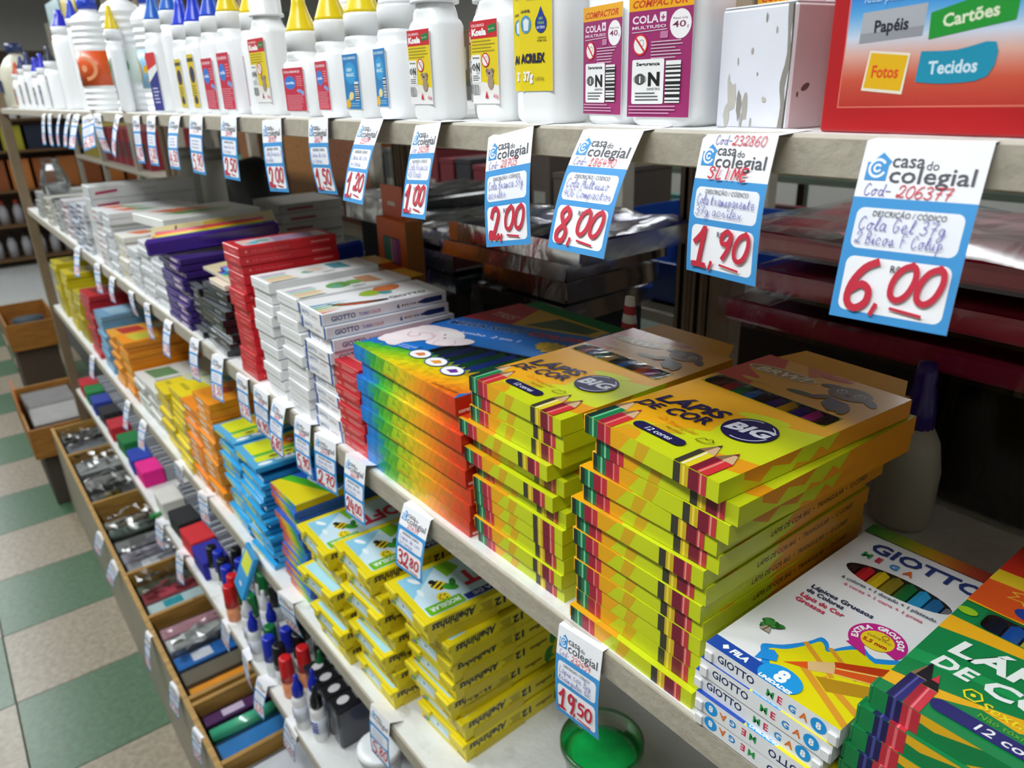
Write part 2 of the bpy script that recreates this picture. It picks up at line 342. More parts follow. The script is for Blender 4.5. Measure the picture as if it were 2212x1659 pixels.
STROKES = {
 '0': [[(.45,1),(.2,.85),(.08,.5),(.15,.12),(.38,0),(.58,.2),(.64,.6),(.55,.9),(.4,1)]],
 '1': [[(.05,.62),(.28,.85),(.38,1),(.34,.5),(.28,0)],[(.05,0),(.3,.02),(.55,0)]],
 '2': [[(.14,.72),(.22,.95),(.45,1),(.58,.8),(.45,.45),(.25,.1),(.08,.05),(.08,.22),(.25,.2),(.42,.03),(.64,.12)]],
 '3': [[(.1,.88),(.32,1),(.55,.85),(.45,.6),(.25,.53),(.52,.42),(.58,.18),(.35,0),(.05,.12)]],
 '4': [[(.3,.98),(.15,.6),(.1,.42),(.35,.4),(.6,.46)],[(.52,.75),(.48,.4),(.42,0)]],
 '5': [[(.62,.98),(.22,.95),(.17,.6),(.45,.6),(.58,.35),(.42,.05),(.08,.06)]],
 '6': [[(.56,1),(.3,.85),(.1,.5),(.1,.15),(.32,0),(.55,.15),(.55,.4),(.35,.52),(.13,.38)]],
 '7': [[(.08,.92),(.35,.95),(.6,.95),(.42,.55),(.3,0)],[(.2,.48),(.55,.52)]],
 '8': [[(.5,.85),(.32,1),(.12,.82),(.3,.55),(.52,.3),(.42,.03),(.15,.05),(.1,.28),(.35,.52),(.52,.78),(.46,.92)]],
 '9': [[(.55,.85),(.32,1),(.12,.8),(.2,.55),(.45,.58),(.55,.88),(.52,.4),(.35,0)]],
 ',': [[(.2,.12),(.12,-.2)]], '-': [[(.05,.4),(.5,.42)]], ':': [[(.2,.15),(.2,.2)],[(.2,.5),(.2,.55)]], '.': [[(.1,0),(.15,.05)]],
 'a': [[(.5,.5),(.25,.58),(.1,.3),(.2,.03),(.42,.15),(.52,.5),(.5,.08),(.68,.05)]], 'b': [[(.05,.1),(.3,.7),(.28,1),(.15,.8),(.15,.1),(.35,.03),(.5,.3),(.3,.45)]],
 'c': [[(.52,.45),(.3,.58),(.1,.3),(.25,.02),(.6,.15)]], 'd': [[(.45,.45),(.2,.5),(.1,.2),(.3,.02),(.5,.3),(.6,1),(.52,.1),(.68,.05)]],
 'e': [[(.05,.2),(.4,.35),(.35,.58),(.15,.45),(.15,.1),(.35,.02),(.62,.15)]], 'f': [[(.1,.1),(.4,.8),(.35,1),(.22,.7),(.2,-.35),(.3,-.1),(.4,.1)]],
 'g': [[(.48,.48),(.22,.55),(.12,.2),(.35,.1),(.5,.5),(.45,-.3),(.2,-.4),(.15,-.2),(.65,.15)]], 'h': [[(.05,.1),(.3,.9),(.18,.9),(.12,0),(.35,.5),(.45,.4),(.45,.02),(.62,.1)]],
 'i': [[(.05,.1),(.2,.5),(.18,.05),(.38,.1)],[(.22,.75),(.24,.8)]], 'j': [[(.2,.5),(.2,-.3),(.05,-.3)]], 'k': [[(.05,.1),(.25,.9),(.12,.7),(.1,0)],[(.4,.5),(.12,.25),(.45,0)]],
 'l': [[(.02,.1),(.3,.8),(.22,1),(.12,.5),(.16,.04),(.38,.1)]], 'm': [[(.02,0),(.1,.5),(.12,.05),(.28,.5),(.32,.05),(.5,.5),(.55,.05),(.68,.08)]],
 'n': [[(.05,0),(.12,.5),(.14,.05),(.35,.5),(.42,.05),(.6,.1)]], 'o': [[(.35,.55),(.12,.35),(.2,.03),(.45,.15),(.45,.45),(.3,.55),(.65,.48)]],
 'p': [[(.1,.5),(.1,-.4),(.15,.4),(.4,.5),(.45,.2),(.15,.08)]], 'q': [[(.45,.45),(.15,.4),(.2,.08),(.45,.3),(.45,-.4)]], 'r': [[(.05,.1),(.2,.5),(.35,.42),(.32,.1),(.55,.08)]],
 's': [[(.05,.1),(.3,.5),(.38,.2),(.2,.02),(.1,.1),(.6,.1)]], 't': [[(.05,.1),(.28,.9),(.22,.1),(.5,.08)],[(.1,.6),(.48,.64)]], 'u': [[(.05,.5),(.12,.08),(.35,.1),(.42,.5),(.42,.08),(.6,.08)]],
 'v': [[(.05,.5),(.22,.02),(.45,.5)]], 'x': [[(.05,.5),(.45,0)],[(.45,.5),(.05,0)]], 'z': [[(.1,.5),(.45,.5),(.1,.02),(.5,.05)]],
 'C': [[(.55,.85),(.35,1),(.1,.6),(.15,.1),(.4,0),(.62,.2)]], 'G': [[(.55,.85),(.3,1),(.08,.5),(.25,0),(.5,.15),(.52,.42),(.3,.4)]], 'B': [[(.15,0),(.18,1),(.45,.95),(.42,.6),(.2,.52),(.52,.4),(.48,.05),(.1,.02)]],
 'K': [[(.12,1),(.12,0)],[(.55,1),(.14,.5),(.6,0)]], 'F': [[(.15,0),(.15,1),(.55,.98)],[(.15,.55),(.45,.55)]], 'T': [[(.05,.95),(.6,1)],[(.35,.98),(.3,0)]], 'M': [[(.05,0),(.15,1),(.35,.3),(.55,1),(.62,0)]],
 'L': [[(.2,1),(.12,.02),(.55,.02)]], 'S': [[(.55,.85),(.3,1),(.12,.75),(.5,.4),(.4,.02),(.08,.12)]], 'I': [[(.3,1),(.28,0)]], 'E': [[(.55,1),(.15,.98),(.12,0),(.55,.02)],[(.13,.52),(.48,.54)]], 'P': [[(.15,0),(.18,1),(.5,.9),(.45,.55),(.18,.48)]],
}
def plane(o, U, V):
    o = Vector(o); U = Vector(U).normalized(); V = Vector(V).normalized(); Nn = U.cross(V)
    return lambda x, y, h: o + U * (x * .001) + V * (y * .001) + Nn * (h * .001)
ORD = ['top', 'second from top', 'third from top', 'fourth from top', 'fifth from top', 'sixth from top', 'seventh from top', 'eighth from top', 'ninth from top', 'tenth from top',
       'eleventh from top', 'twelfth from top', 'thirteenth from top', 'fourteenth from top', 'fifteenth from top', 'sixteenth from top', 'seventeenth from top', 'eighteenth from top']
def stack(proto, n, x, y, z0, dz, base, where, cat, group, jit=(.002, .003, .012), over=None, first=None):
    """n copies of proto piled from z0 up; over = {index from top: (dx, dy, rot)}"""
    out = []
    for i in range(n):                          # i from the top
        z = z0 + dz * (n - 1 - i)
        if i == 0 and first is not None: o = first
        else: o = copy_tree(proto)
        dx, dy, a = (random.uniform(-jit[0], jit[0]), random.uniform(0, jit[1]), random.uniform(-jit[2], jit[2]))
        if over and i in over: dx, dy, a = over[i]
        o.location = (x + dx, y + dy, z); o.rotation_euler[2] = a
        pos = ORD[i] if i < n - 1 else 'lowest'
        tag(o, '%s, %s in %s' % (base, pos, where), cat, group); o.name = cat.replace(' ', '_'); out.append(o)
    return out
def discard(o):
    for c in list(o.children): discard(c)
    bpy.data.objects.remove(o)
# ---------------------------------------------------------------- setting
def structure():
    mb = MB(); mb.box(-13, 1.6, -2.6, 4.2, -0.06, -0.012, '#4c4a44', 'wall'); fl = mb.build('floor', kind='structure')
    # checkerboard vinyl tiles of the aisle
    tm = {}
    for key, c in (('g', '#4c6a4f'), ('b', '#968b79'), ('w', '#c6cac8')):
        m = MB(); m.box(.0015, .3585, .0015, .3585, -.012, 0, c, 'tile', r=.001); tm[key] = m.data('tile')
    k = 0
    for i in range(-17, 6):
        for j in range(-6, 2):
            x = -1.84 + .36 * i - .36; y = -.45 + .36 * j
            if x < -6.9 or y > .3 or x > .9: continue
            o = bpy.data.objects.new('tile', tm['g' if (i + j) % 2 == 0 else 'b']); COL.objects.link(o); o.location = (x, y, 0); o.parent = fl; k += 1
    m = MB(); m.box(.002, .898, .002, .898, -.012, 0, '#c9ccca', 'tile', r=.001); wt = m.data('tile')
    for i in range(6):
        for j in range(-3, 3):
            o = bpy.data.objects.new('tile', wt); COL.objects.link(o); o.location = (-7.85 - .9 * i, .9 * j - .1, 0); o.parent = fl
    def wall(n, *b, c='#b9b8b2'):
        mb = MB(); mb.box(*b, c, 'wall'); mb.build(n, kind='structure')
    wall('wall_left', -13.1, -13, -2.6, 4.2, 0, 3.0); wall('wall_right', 1.6, 1.7, -2.6, 4.2, 0, 3.0)
    wall('wall_front', -13, 1.6, -2.7, -2.6, 0, 3.0); wall('wall_back', -13, 1.6, 4.2, 4.3, 0, 3.0)
    wall('ceiling', -13, 1.6, -2.6, 4.2, 3.0, 3.08, c='#d5d5d2')
    for i, (x, y) in enumerate(LAMPS):
        t = empty('ceiling_lamp', 'twin tube ceiling lamp, number %s along the %s aisle' % (['one', 'two', 'three', 'four', 'five', 'one', 'two', 'three', 'four', 'five', 'six', 'six'][i], 'front' if y < 0 else 'rear'), 'lamp', (x, y, 2.73), 0, 'ceiling lamps')
        mb = MB(); mb.box(-.66, .66, -.12, .12, .04, .10, '#e8e8e8', 'plastic', r=.004); mb.build('housing', t)
        mb = MB(); mb.box(-.02, .02, -.01, .01, .10, .27, '#cccccc', 'steel'); mb.build('hanger', t)
        for sy in (-.055, .055):
            mb = MB(); mb.tube([(-.61, sy, .022), (.61, sy, .022)], .013, 8, '#ffffff', 'lampglow'); mb.build('tube', t)
structure()
# shelving unit: boards, uprights, cabinet of trays
def shelf_board(z, y1, th, label, x1=.75):
    t = empty('shelf_board', label, 'shelf', (0, 0, 0))
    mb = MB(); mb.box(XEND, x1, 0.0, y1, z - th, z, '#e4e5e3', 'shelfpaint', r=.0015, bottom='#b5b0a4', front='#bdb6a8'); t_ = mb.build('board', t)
    mb = MB(); mb.box(XEND, x1, -.0012, -.0002, z - th + .001, z - .0016, '#b3ab9b', 'shelfpaint'); mb.build('edge_strip', t_)
    return t
shelf_board(Z1, .47, .0175, 'painted white top shelf carrying the glue bottles, worn grey front edge')
shelf_board(Z2, .47, .024, 'painted white second shelf carrying the pencil boxes, chipped grey edge')
shelf_board(Z3, .47, .024, 'painted white third shelf carrying the yellow modelling clay boxes')
shelf_board(Z4, .47, .02, 'painted white low shelf carrying markers and stamp pads')
def upright(x, y, label, col='#9c876f'):
    t = empty('slotted_upright', label, 'post', (x, y, 0))
    for k, sx in enumerate((-.014, .014)):
        mb = MB(); P = [(-.0105, .0), (.0105, .0), (.0105, 2.25), (-.0105, 2.25)]; holes = []
        z = 1.15
        while z < 1.62: holes.append([(-.0028, z), (-.0028, z + .018), (.0028, z + .018), (.0028, z)]); z += .032
        allp = [P] + holes; flat = [p for l in allp for p in l]
        T3 = tessellate_polygon([[Vector((a, b, 0)) for a, b in l] for l in allp])
        V = [(sx + a, -.012, b) for a, b in flat]
        mb.mesh(V, [tuple(f) for f in T3], col, 'matte'); mb.box(sx - .0105, sx + .0105, -.004, .008, 0, 2.25, '#2c2622', 'matte')
        for e in (-.0105, .0095): mb.box(sx + e, sx + e + .001, -.012, .004, 0, 2.25, col, 'matte')
        mb.build('channel', t)
    mb = MB(); mb.box(.026, .062, -.004, .03, 0, 2.25, '#94816c', 'matte', r=.002); mb.build('side_panel', t)
    return t
upright(-.648, .515, 'brown slotted steel upright behind the yellow pencil boxes')
upright(-1.43, .515, 'brown slotted steel upright behind the white marker boxes')
upright(-2.2, .515, 'brown slotted steel upright behind the striped purple marker sets')
upright(-3.3, .515, 'brown slotted steel upright near the far end of the shelves')
mb = MB(); mb.box(-.016, .016, -.016, .016, 0, 2.25, '#7a6850', 'matte', r=.002)
mb.build('end_post', label='beige brown corner post at the far end of the shelves', cat='post', loc=(XEND - .018, .005, 0))
# tray cabinet along the foot of the shelves
def tray_cabinet():
    t = empty('tray_cabinet', 'long low wooden tray cabinet with open compartments along the aisle floor', 'cabinet', (0, 0, 0))
    mb = MB(); mb.box(XEND, .7, -.122, -.112, 0, ZT - .006, '#a39c8c', 'shelfpaint'); mb.build('front_panel', t)
    mb = MB(); mb.box(XEND, .7, -.124, -.112, ZT - .006, ZT, '#b08a4c', 'wood', r=.001); mb.build('front_rim', t)
    mb = MB(); mb.box(XEND, .7, -.112, .30, .235, .245, '#7a6445', 'wood'); mb.build('tray_floor', t)
    mb = MB(); mb.box(XEND, .7, .29, .30, .245, .47, '#5a4c3c', 'wood'); mb.build('back_panel', t)
    mb = MB(); mb.box(-.006, .006, -.112, .29, .245, ZT - .002, '#a9803c', 'wood', r=.001); d = mb.data('divider')
    for x in (-.4, -.7, -1.0, -1.253, -1.45, -1.475, -1.83, -2.07, -2.57, -3.03, XEND + .01):
        o = bpy.data.objects.new('divider', d); COL.objects.link(o); o.location = (x, 0, 0); o.parent = t
tray_cabinet()
# ---------------------------------------------------------------- cartons with a window
def lid(mb, w, d, h, col, hole=None, m='card', depth=.006, inner='#231a16'):
    """top face of a carton w x d (mm) at height h with an optional hole (list of mm points, anticlockwise)"""
    P = [(0, 0), (w, 0), (w, d), (0, d)]
    if not hole: mb.face([(a * .001, b * .001, h) for a, b in P], col, m); return
    loops = [P, hole[::-1]]; flat = [p for l in loops for p in l]
    for f in tessellate_polygon([[Vector((a, b, 0)) for a, b in l] for l in loops]):
        q = [flat[i] for i in f]
        if (q[1][0] - q[0][0]) * (q[2][1] - q[0][1]) - (q[2][0] - q[0][0]) * (q[1][1] - q[0][1]) < 0: q = q[::-1]
        mb.face([(a * .001, b * .001, h) for a, b in q], col, m)
    for i in range(len(hole)):
        a, b = hole[i], hole[(i + 1) % len(hole)]
        mb.face([(a[0]*.001, a[1]*.001, h), (b[0]*.001, b[1]*.001, h), (b[0]*.001, b[1]*.001, h - depth), (a[0]*.001, a[1]*.001, h - depth)], inner, 'matte')
    xs = [p[0] for p in hole]; ys = [p[1] for p in hole]
    mb.face([(min(xs)*.001, min(ys)*.001, h - depth), (max(xs)*.001, min(ys)*.001, h - depth), (max(xs)*.001, max(ys)*.001, h - depth), (min(xs)*.001, max(ys)*.001, h - depth)], inner, 'matte')
def shell(mb, w, d, h, col, m='card', **fc):
    g = lambda n: fc.get(n, col); w *= .001; d *= .001
    mb.face([(0,0,0),(0,d,0),(w,d,0),(w,0,0)], g('bottom'), m); mb.face([(0,0,0),(w,0,0),(w,0,h),(0,0,h)], g('front'), m)
    mb.face([(w,d,0),(0,d,0),(0,d,h),(w,d,h)], g('back'), m); mb.face([(0,d,0),(0,0,0),(0,0,h),(0,d,h)], g('left'), m); mb.face([(w,0,0),(w,d,0),(w,d,h),(w,0,h)], g('right'), m)
def rr(x0, y0, x1, y1, r, n=5):
    P = []
    for q, (cx, cy) in enumerate(((x1 - r, y1 - r), (x0 + r, y1 - r), (x0 + r, y0 + r), (x1 - r, y0 + r))):
        P += [(cx + r * math.cos(PI / 2 * (q + k / n)), cy + r * math.sin(PI / 2 * (q + k / n))) for k in range(n + 1)]
    return P
def elp(cx, cy, rx, ry, n=28): return [(cx + rx * math.cos(2 * PI * k / n), cy + ry * math.sin(2 * PI * k / n)) for k in range(n)]
LIME, OCH, RED, DRED, GRN, DGR = '#cfd91b', '#f2ad14', '#d8323a', '#8d1c33', '#1c8a54', '#12302a'
NAVY = '#1d1a4e'
BW, BD, BH = 113, 184, .0126
def pencil_art(a, x0, x1, y0, tipx, tipy, dark, light, bend=0.5):
    # the printed pencil running up from the front edge to its point
    ym = tipy * .60 + y0 * .4
    wx = tipx - (x0 + x1) / 2
    L = lambda t, f: (x0 + (x1 - x0) * f + wx * t * .55, y0 + (ym - y0) * t)
    a.poly([L(0, 0), L(0, .4), L(1, .4), L(1, 0)], dark)
    a.poly([L(0, .4), L(0, 1), L(1, 1), L(1, .4)], light)
    a.up(); a.poly([L(0, .48), L(0, .6), L(1, .6), L(1, .48)], {'#e8d224': '#eef0d8', RED: '#e88a80', '#2a2870': '#55549c', '#d23444': '#ee8088'}.get(light, '#7fd0a0')); a.up()
    e0, e1 = L(1, 0), L(1, 1)
    a.poly([e0, e1, (tipx, tipy)], '#d9b48c'); a.poly([e0, L(1, .4), (tipx, tipy)], '#8a6a4c')
    c = .28; a.poly([(tipx + (e0[0] - tipx) * c, tipy + (e0[1] - tipy) * c), (tipx + (e1[0] - tipx) * c, tipy + (e1[1] - tipy) * c), (tipx, tipy)], dark)
def big_front(a, H):
    a.rect(0, 0, 113, H, LIME)
    a.poly([(25, 0), (33, 0), (43, H), (25, H)], OCH); a.poly([(46, 0), (54, 0), (60, H), (50, H)], '#dcb01c')
    a.rect(0, 0, 4, H, DGR); a.rect(4, 0, 12.5, H, '#14724a'); a.rect(7.2, 0, 9, H, '#7fcf9f')
    a.rect(12.5, 0, 19, H, '#a81d3a'); a.rect(19, 0, 25, H, '#cf3040'); a.rect(19.5, 0, 20.6, H, '#ea8a84')
    a.rect(79.3, 0, 84.8, H, '#3c3a30'); a.rect(84.8, 0, 91, H, '#d8b41e'); a.rect(86.5, 0, 88.2, H, '#f5e04a'); a.rect(91, 0, 98.6, H, '#7d1a33'); a.rect(98.6, 0, 104.2, H, '#c83a40'); a.rect(99.6, 0, 100.8, H, '#f09a92')
    if not a.clip: a.clip = (0, 0, 113, H)
def big_side(a, H, txt):
    a.clip = (0, 0, BD, H)
    a.rect(0, 0, BD, H, LIME)
    if txt:
        a.poly([(52, -4), (78, 3), (66, 8), (80, 16), (184, 16), (184, -4)], '#e99b16')
        a.clip = None; a.text('LÁPIS DE COR BIG  •  TRIANGULAR  •  12 CORES', 50, H / 2 - 1.8, 5.2, '#2b1a18', bold=.02, shear=.2, fit=112)
    else:
        a.poly([(20, 8), (34, 2), (44, 9), (60, 5), (76, 16), (20, 16)], '#e2901c'); a.poly([(58, -4), (66, 4), (78, 1), (88, 8), (96, 3), (110, 16), (184, 16), (184, -4)], '#eb9a17')
def big_top(a, full):
    for clip in ((0, 0, BW, 103), (0, 123, BW, BD), (0, 103, 4, 123), (104, 103, BW, 123)) if full else ((0, 0, BW, 30),):
        a.clip = clip; a.h = .05
        a.poly([(0, 0), (0, 190), (113, 190), (113, 92), (96, 86), (72, 82), (62, 62), (66, 44), (54, 36), (42, 27), (27, 23), (25, 0)], OCH)
        a.poly([(26, -2), (48, -2), (42, 10), (28, 13)], '#e8a11c'); a.poly([(96, 12), (118, 18), (118, 34), (100, 30), (84, 24)], '#ea9c18')
        a.ell(75, 84, 17, 5, LIME, .25); a.poly([(25, 0), (52, 22), (60, 30), (42, 32)], '#d9b01c')
        if not full: a.rrect(29, 12.5, 70.5, 21.5, 4.5, NAVY); continue
        if clip[3] <= 103 and clip[1] == 0:
            pencil_art(a, 0.3, 12.4, 0, 5, 42, DGR, '#14804e'); pencil_art(a, 12.5, 25, 0, 17.5, 33.5, '#a81d3a', RED)
            pencil_art(a, 79.3, 91, 0, 84.5, 35, '#3c3a30', '#e8d224'); pencil_art(a, 91, 104.2, 0, 98, 34, '#7d1a33', RED)
            a.ell(80.5, 63, 17.2, 17.2, NAVY, n=36); a.clip = None
            a.ring(80.5, 63, 14.8, .8, '#dfe2ee', 95, 150); a.ring(80.5, 63, 14.8, .8, '#dfe2ee', -100, -10); a.ring(80.5, 63, 14.8, .8, '#dfe2ee', 20, 60)
            a.text('BIG', 80.5, 57.5, 16, '#e4e6f2', bold=.045, shear=.25, align='c', rot=.17, fit=27)
            a.text('LÁPIS', 10, 52, 17.5, NAVY, bold=.03, shear=.25, rot=.20, fit=49)
            a.text('DE', 6.5, 38.5, 14, NAVY, bold=.025, shear=.25, rot=.12, fit=16); a.text('COR', 28, 41, 16, NAVY, bold=.025, shear=.25, rot=.2, fit=32)
            a.rrect(29, 12.5, 70.5, 21.5, 4.5, NAVY); a.text('12 cores', 50, 14.6, 6.4, '#e8ecff', bold=.012, shear=.2, align='c', fit=21)
            a.text('Triangular', 41, 31, 6.2, '#e07a10', shear=.2, rot=.04, fit=24); a.line([(33, 33), (39.5, 33), (36.5, 37), (33, 33)], .5, '#e07a10'); a.text('Não tóxico', 46, 26, 3.4, '#5a3c10', shear=.2, fit=13)
            a.line(smooth([(70, 29), (72, 33), (74.5, 32.5), (77, 34.5), (79.5, 31.5), (76, 28), (70, 27.5), (70.5, 30)]), .6, '#3a2a10')
        if clip[1] == 123:
            a.poly([(0, 123), (0, 186), (14, 190), (30, 160), (8, 150), (26, 140), (30, 123)], '#d9461c'); a.poly([(30, 190), (48, 165), (60, 190)], '#dd6a18'); a.ell(62, 178, 12, 4, '#d2481c', .2)
            a.ell(63, 138, 12, 3.2, '#3d4a1c', .12); a.ell(26, 133, 10, 3, '#e7b12a')
            a.ell(31, 158, 27, 8, '#f2e3c0', .1); a.ell(31, 158, 25.6, 6.8, '#b98a50', .1); a.text('BRW!', 31, 153, 12, '#f4ead4', bold=.03, shear=.3, align='c', rot=.1, fit=38)
            # little brown puppy
            B = '#5d3420'
            a.ell(84, 160, 14.5, 12, B, .1); a.ell(68, 164, 7.5, 3.4, '#452518', .35); a.ell(101, 156, 7.5, 3.6, '#452518', -.7); a.ell(84, 155, 8.5, 6.5, '#74462c')
            for ex in (77.5, 90.5): a.ell(ex, 161, 3.4, 3.4, '#e8dcc8'); a.ell(ex, 161, 2.8, 2.8, '#1c120e'); a.ell(ex - .8, 162, .8, .8, '#ffffff')
            a.ell(84, 157, 2.2, 1.5, '#120c0a'); a.poly([(78, 146), (94, 144), (97, 130), (90, 126), (80, 134)], '#4a3450'); a.ell(96, 134, 3.5, 8, B, .25); a.ell(74, 142, 3.5, 8, '#6b3a22', -.7)
def hang_tab(w, d, h, depth=24, col=OCH, lift=.004):
    mb = MB(); x0, x1 = .004, w * .001 - .004; y0 = d * .001 - .002; y1 = y0 + depth * .001
    mb.face([(x0, y0, h - .0012), (x1, y0, h - .0012), (x1 - .012, y1, h + lift - .0012), (x0 + .012, y1, h + lift - .0012)], col)
    mb.face([(x0, y0, h - .0018), (x0 + .012, y1, h + lift - .0018), (x1 - .012, y1, h + lift - .0018), (x1, y0, h - .0018)], '#c9b79a', 'matte')
    return mb
def make_big(full, txt, label):
    t = empty('pencil_box', label, 'box')
    mb = MB(); hole = rr(4.5, 104, 103.5, 122.5, 4) if full else None
    shell(mb, BW, BD, BH, LIME, right=LIME); lid(mb, BW, BD, BH, LIME, hole)
    A = Art(mb, plane((0, 0, BH), (1, 0, 0), (0, 1, 0))); big_top(A, full)
    big_front(Art(mb, plane((0, 0, 0), (1, 0, 0), (0, 0, 1)), clip=(0, 0, BW, BH * 1000)), BH * 1000)
    big_side(Art(mb, plane((.001 * BW, 0, 0), (0, 1, 0), (0, 0, 1))), BH * 1000, txt)
    mb.build('carton', t)
    mb = MB(); mb.box(-.0028, -.0002, .001, .012, .0008, BH - .0006, OCH, 'card', r=.0005); mb.build('side_flap', t)
    hang_tab(BW, BD, BH).build('hang_tab', t)
    if full:
        cs = ['#5b2414', '#b01e2a', '#14803e', '#1a6fc0', '#2c1c16', '#35267e', '#e2ab18', '#1f2480', '#c02a86', '#141414'] if full == 1 else ['#c01c28', '#2b2f9a', '#14803e', '#e8b41c', '#1a1a1a', '#1a6fc8', '#3a1a14', '#e8641c', '#c02a9a', '#201a1a']
        for i, c in enumerate(cs):
            mb = MB(); x = .0115 + i * .0094; mb.tube([(x, .086, .0078), (x, .140, .0078)], .0047, 6, c, 'plastic', rot=PI / 6, smooth=False); mb.build('pencil', t)
        mb = MB(); mb.face([(.004, .103, BH + .0004), (.104, .103, BH + .0004), (.104, .123, BH + .0004), (.004, .123, BH + .0004)], '#fff', 'film'); mb.build('window_film', t)
    return t
G = 'yellow jumbo coloured pencil boxes'
top_r = make_big(1, False, ''); top_l = make_big(2, False, ''); plain_nt = make_big(0, False, ''); plain = make_big(0, True, '')
ovr = {0: (.012, .001, math.radians(-4)), 1: (.021, .003, -.03), 2: (.017, .004, -.05), 3: (.008, .001, .0), 4: (.009, .003, .0), 5: (.001, -.0005, .005), 6: (.002, .003, .0), 7: (.0, .002, -.005), 8: (.001, .004, .0), 9: (.0, .003, .004), 10: (.002, .004, .0), 11: (.001, .004, 0), 12: (.0, -.001, .0)}
xr = -.3365
s = stack(plain, 13, xr, .004, Z2, .01315, 'yellow jumbo pencil box', 'the taller right-hand yellow stack', 'pencil box', G, over=ovr, first=top_r)
tag(s[0], 'yellow jumbo pencil box with window, puppy and big round badge, on right-hand yellow stack')
for k in (1, 2):
    l = s[k]['label']; o = copy_tree(plain_nt); o.location = s[k].location; o.rotation_euler = s[k].rotation_euler; tag(o, l, 'pencil box', G); discard(s[k])
ovl = {0: (.004, .0, -.02), 1: (.004, .002, -.015), 2: (.002, .001, -.01), 3: (-.008, -.004, -.01), 4: (.0, .004, 0), 5: (-.006, -.002, .0), 6: (.001, .005, 0)}
s = stack(plain, 12, -.4665, .008, Z2, .01315, 'yellow jumbo pencil box', 'the left-hand yellow pencil stack', 'pencil box', G, over=ovl, first=top_l, jit=(.001, .003, .006))
tag(s[0], 'yellow jumbo pencil box with window, beside the blue elephant box, top of left-hand yellow stack')
discard(plain); discard(plain_nt)
# ---------------------------------------------------------------- blue to orange colour pencil boxes with the elephant
TW, TD, TH = 190, 212, .0164
def gradcol(t, r):
    st = [(0, (0, 112, 208)), (.14, (0, 140, 205)), (.22, (40, 165, 60)), (.36, (150, 200, 20)), (.48, (225, 210, 10)), (.62, (245, 180, 15)), (.78, (240, 125, 20)), (.92, (222, 70, 20)), (1, (215, 55, 25))]
    for (a, c), (b, d) in zip(st, st[1:]):
        if t <= b:
            f = (t - a) / (b - a); v = [c[i] + (d[i] - c[i]) * f for i in range(3)]; break
    else: v = st[-1][1]
    k = 1 + (r - .5) * .16; return tuple(min(1, max(0, x * k / 255)) for x in v)
def tri_grid(a, x0, y0, x1, y1, st, fn):
    rnd = random.Random(3); h = st * .87; j = 0; y = y0
    while y < y1:
        x = x0 - st / 2 * (j % 2) - st
        while x < x1:
            for P in (((x, y), (x + st, y), (x + st / 2, y + h)), ((x + st, y), (x + st * 1.5, y + h), (x + st / 2, y + h))):
                cx = sum(p[0] for p in P) / 3; cy = sum(p[1] for p in P) / 3; c = fn(cx, cy, rnd.random())
                if c: a.tri(list(P), c)
            x += st
        y += h; j += 1
    a.up()
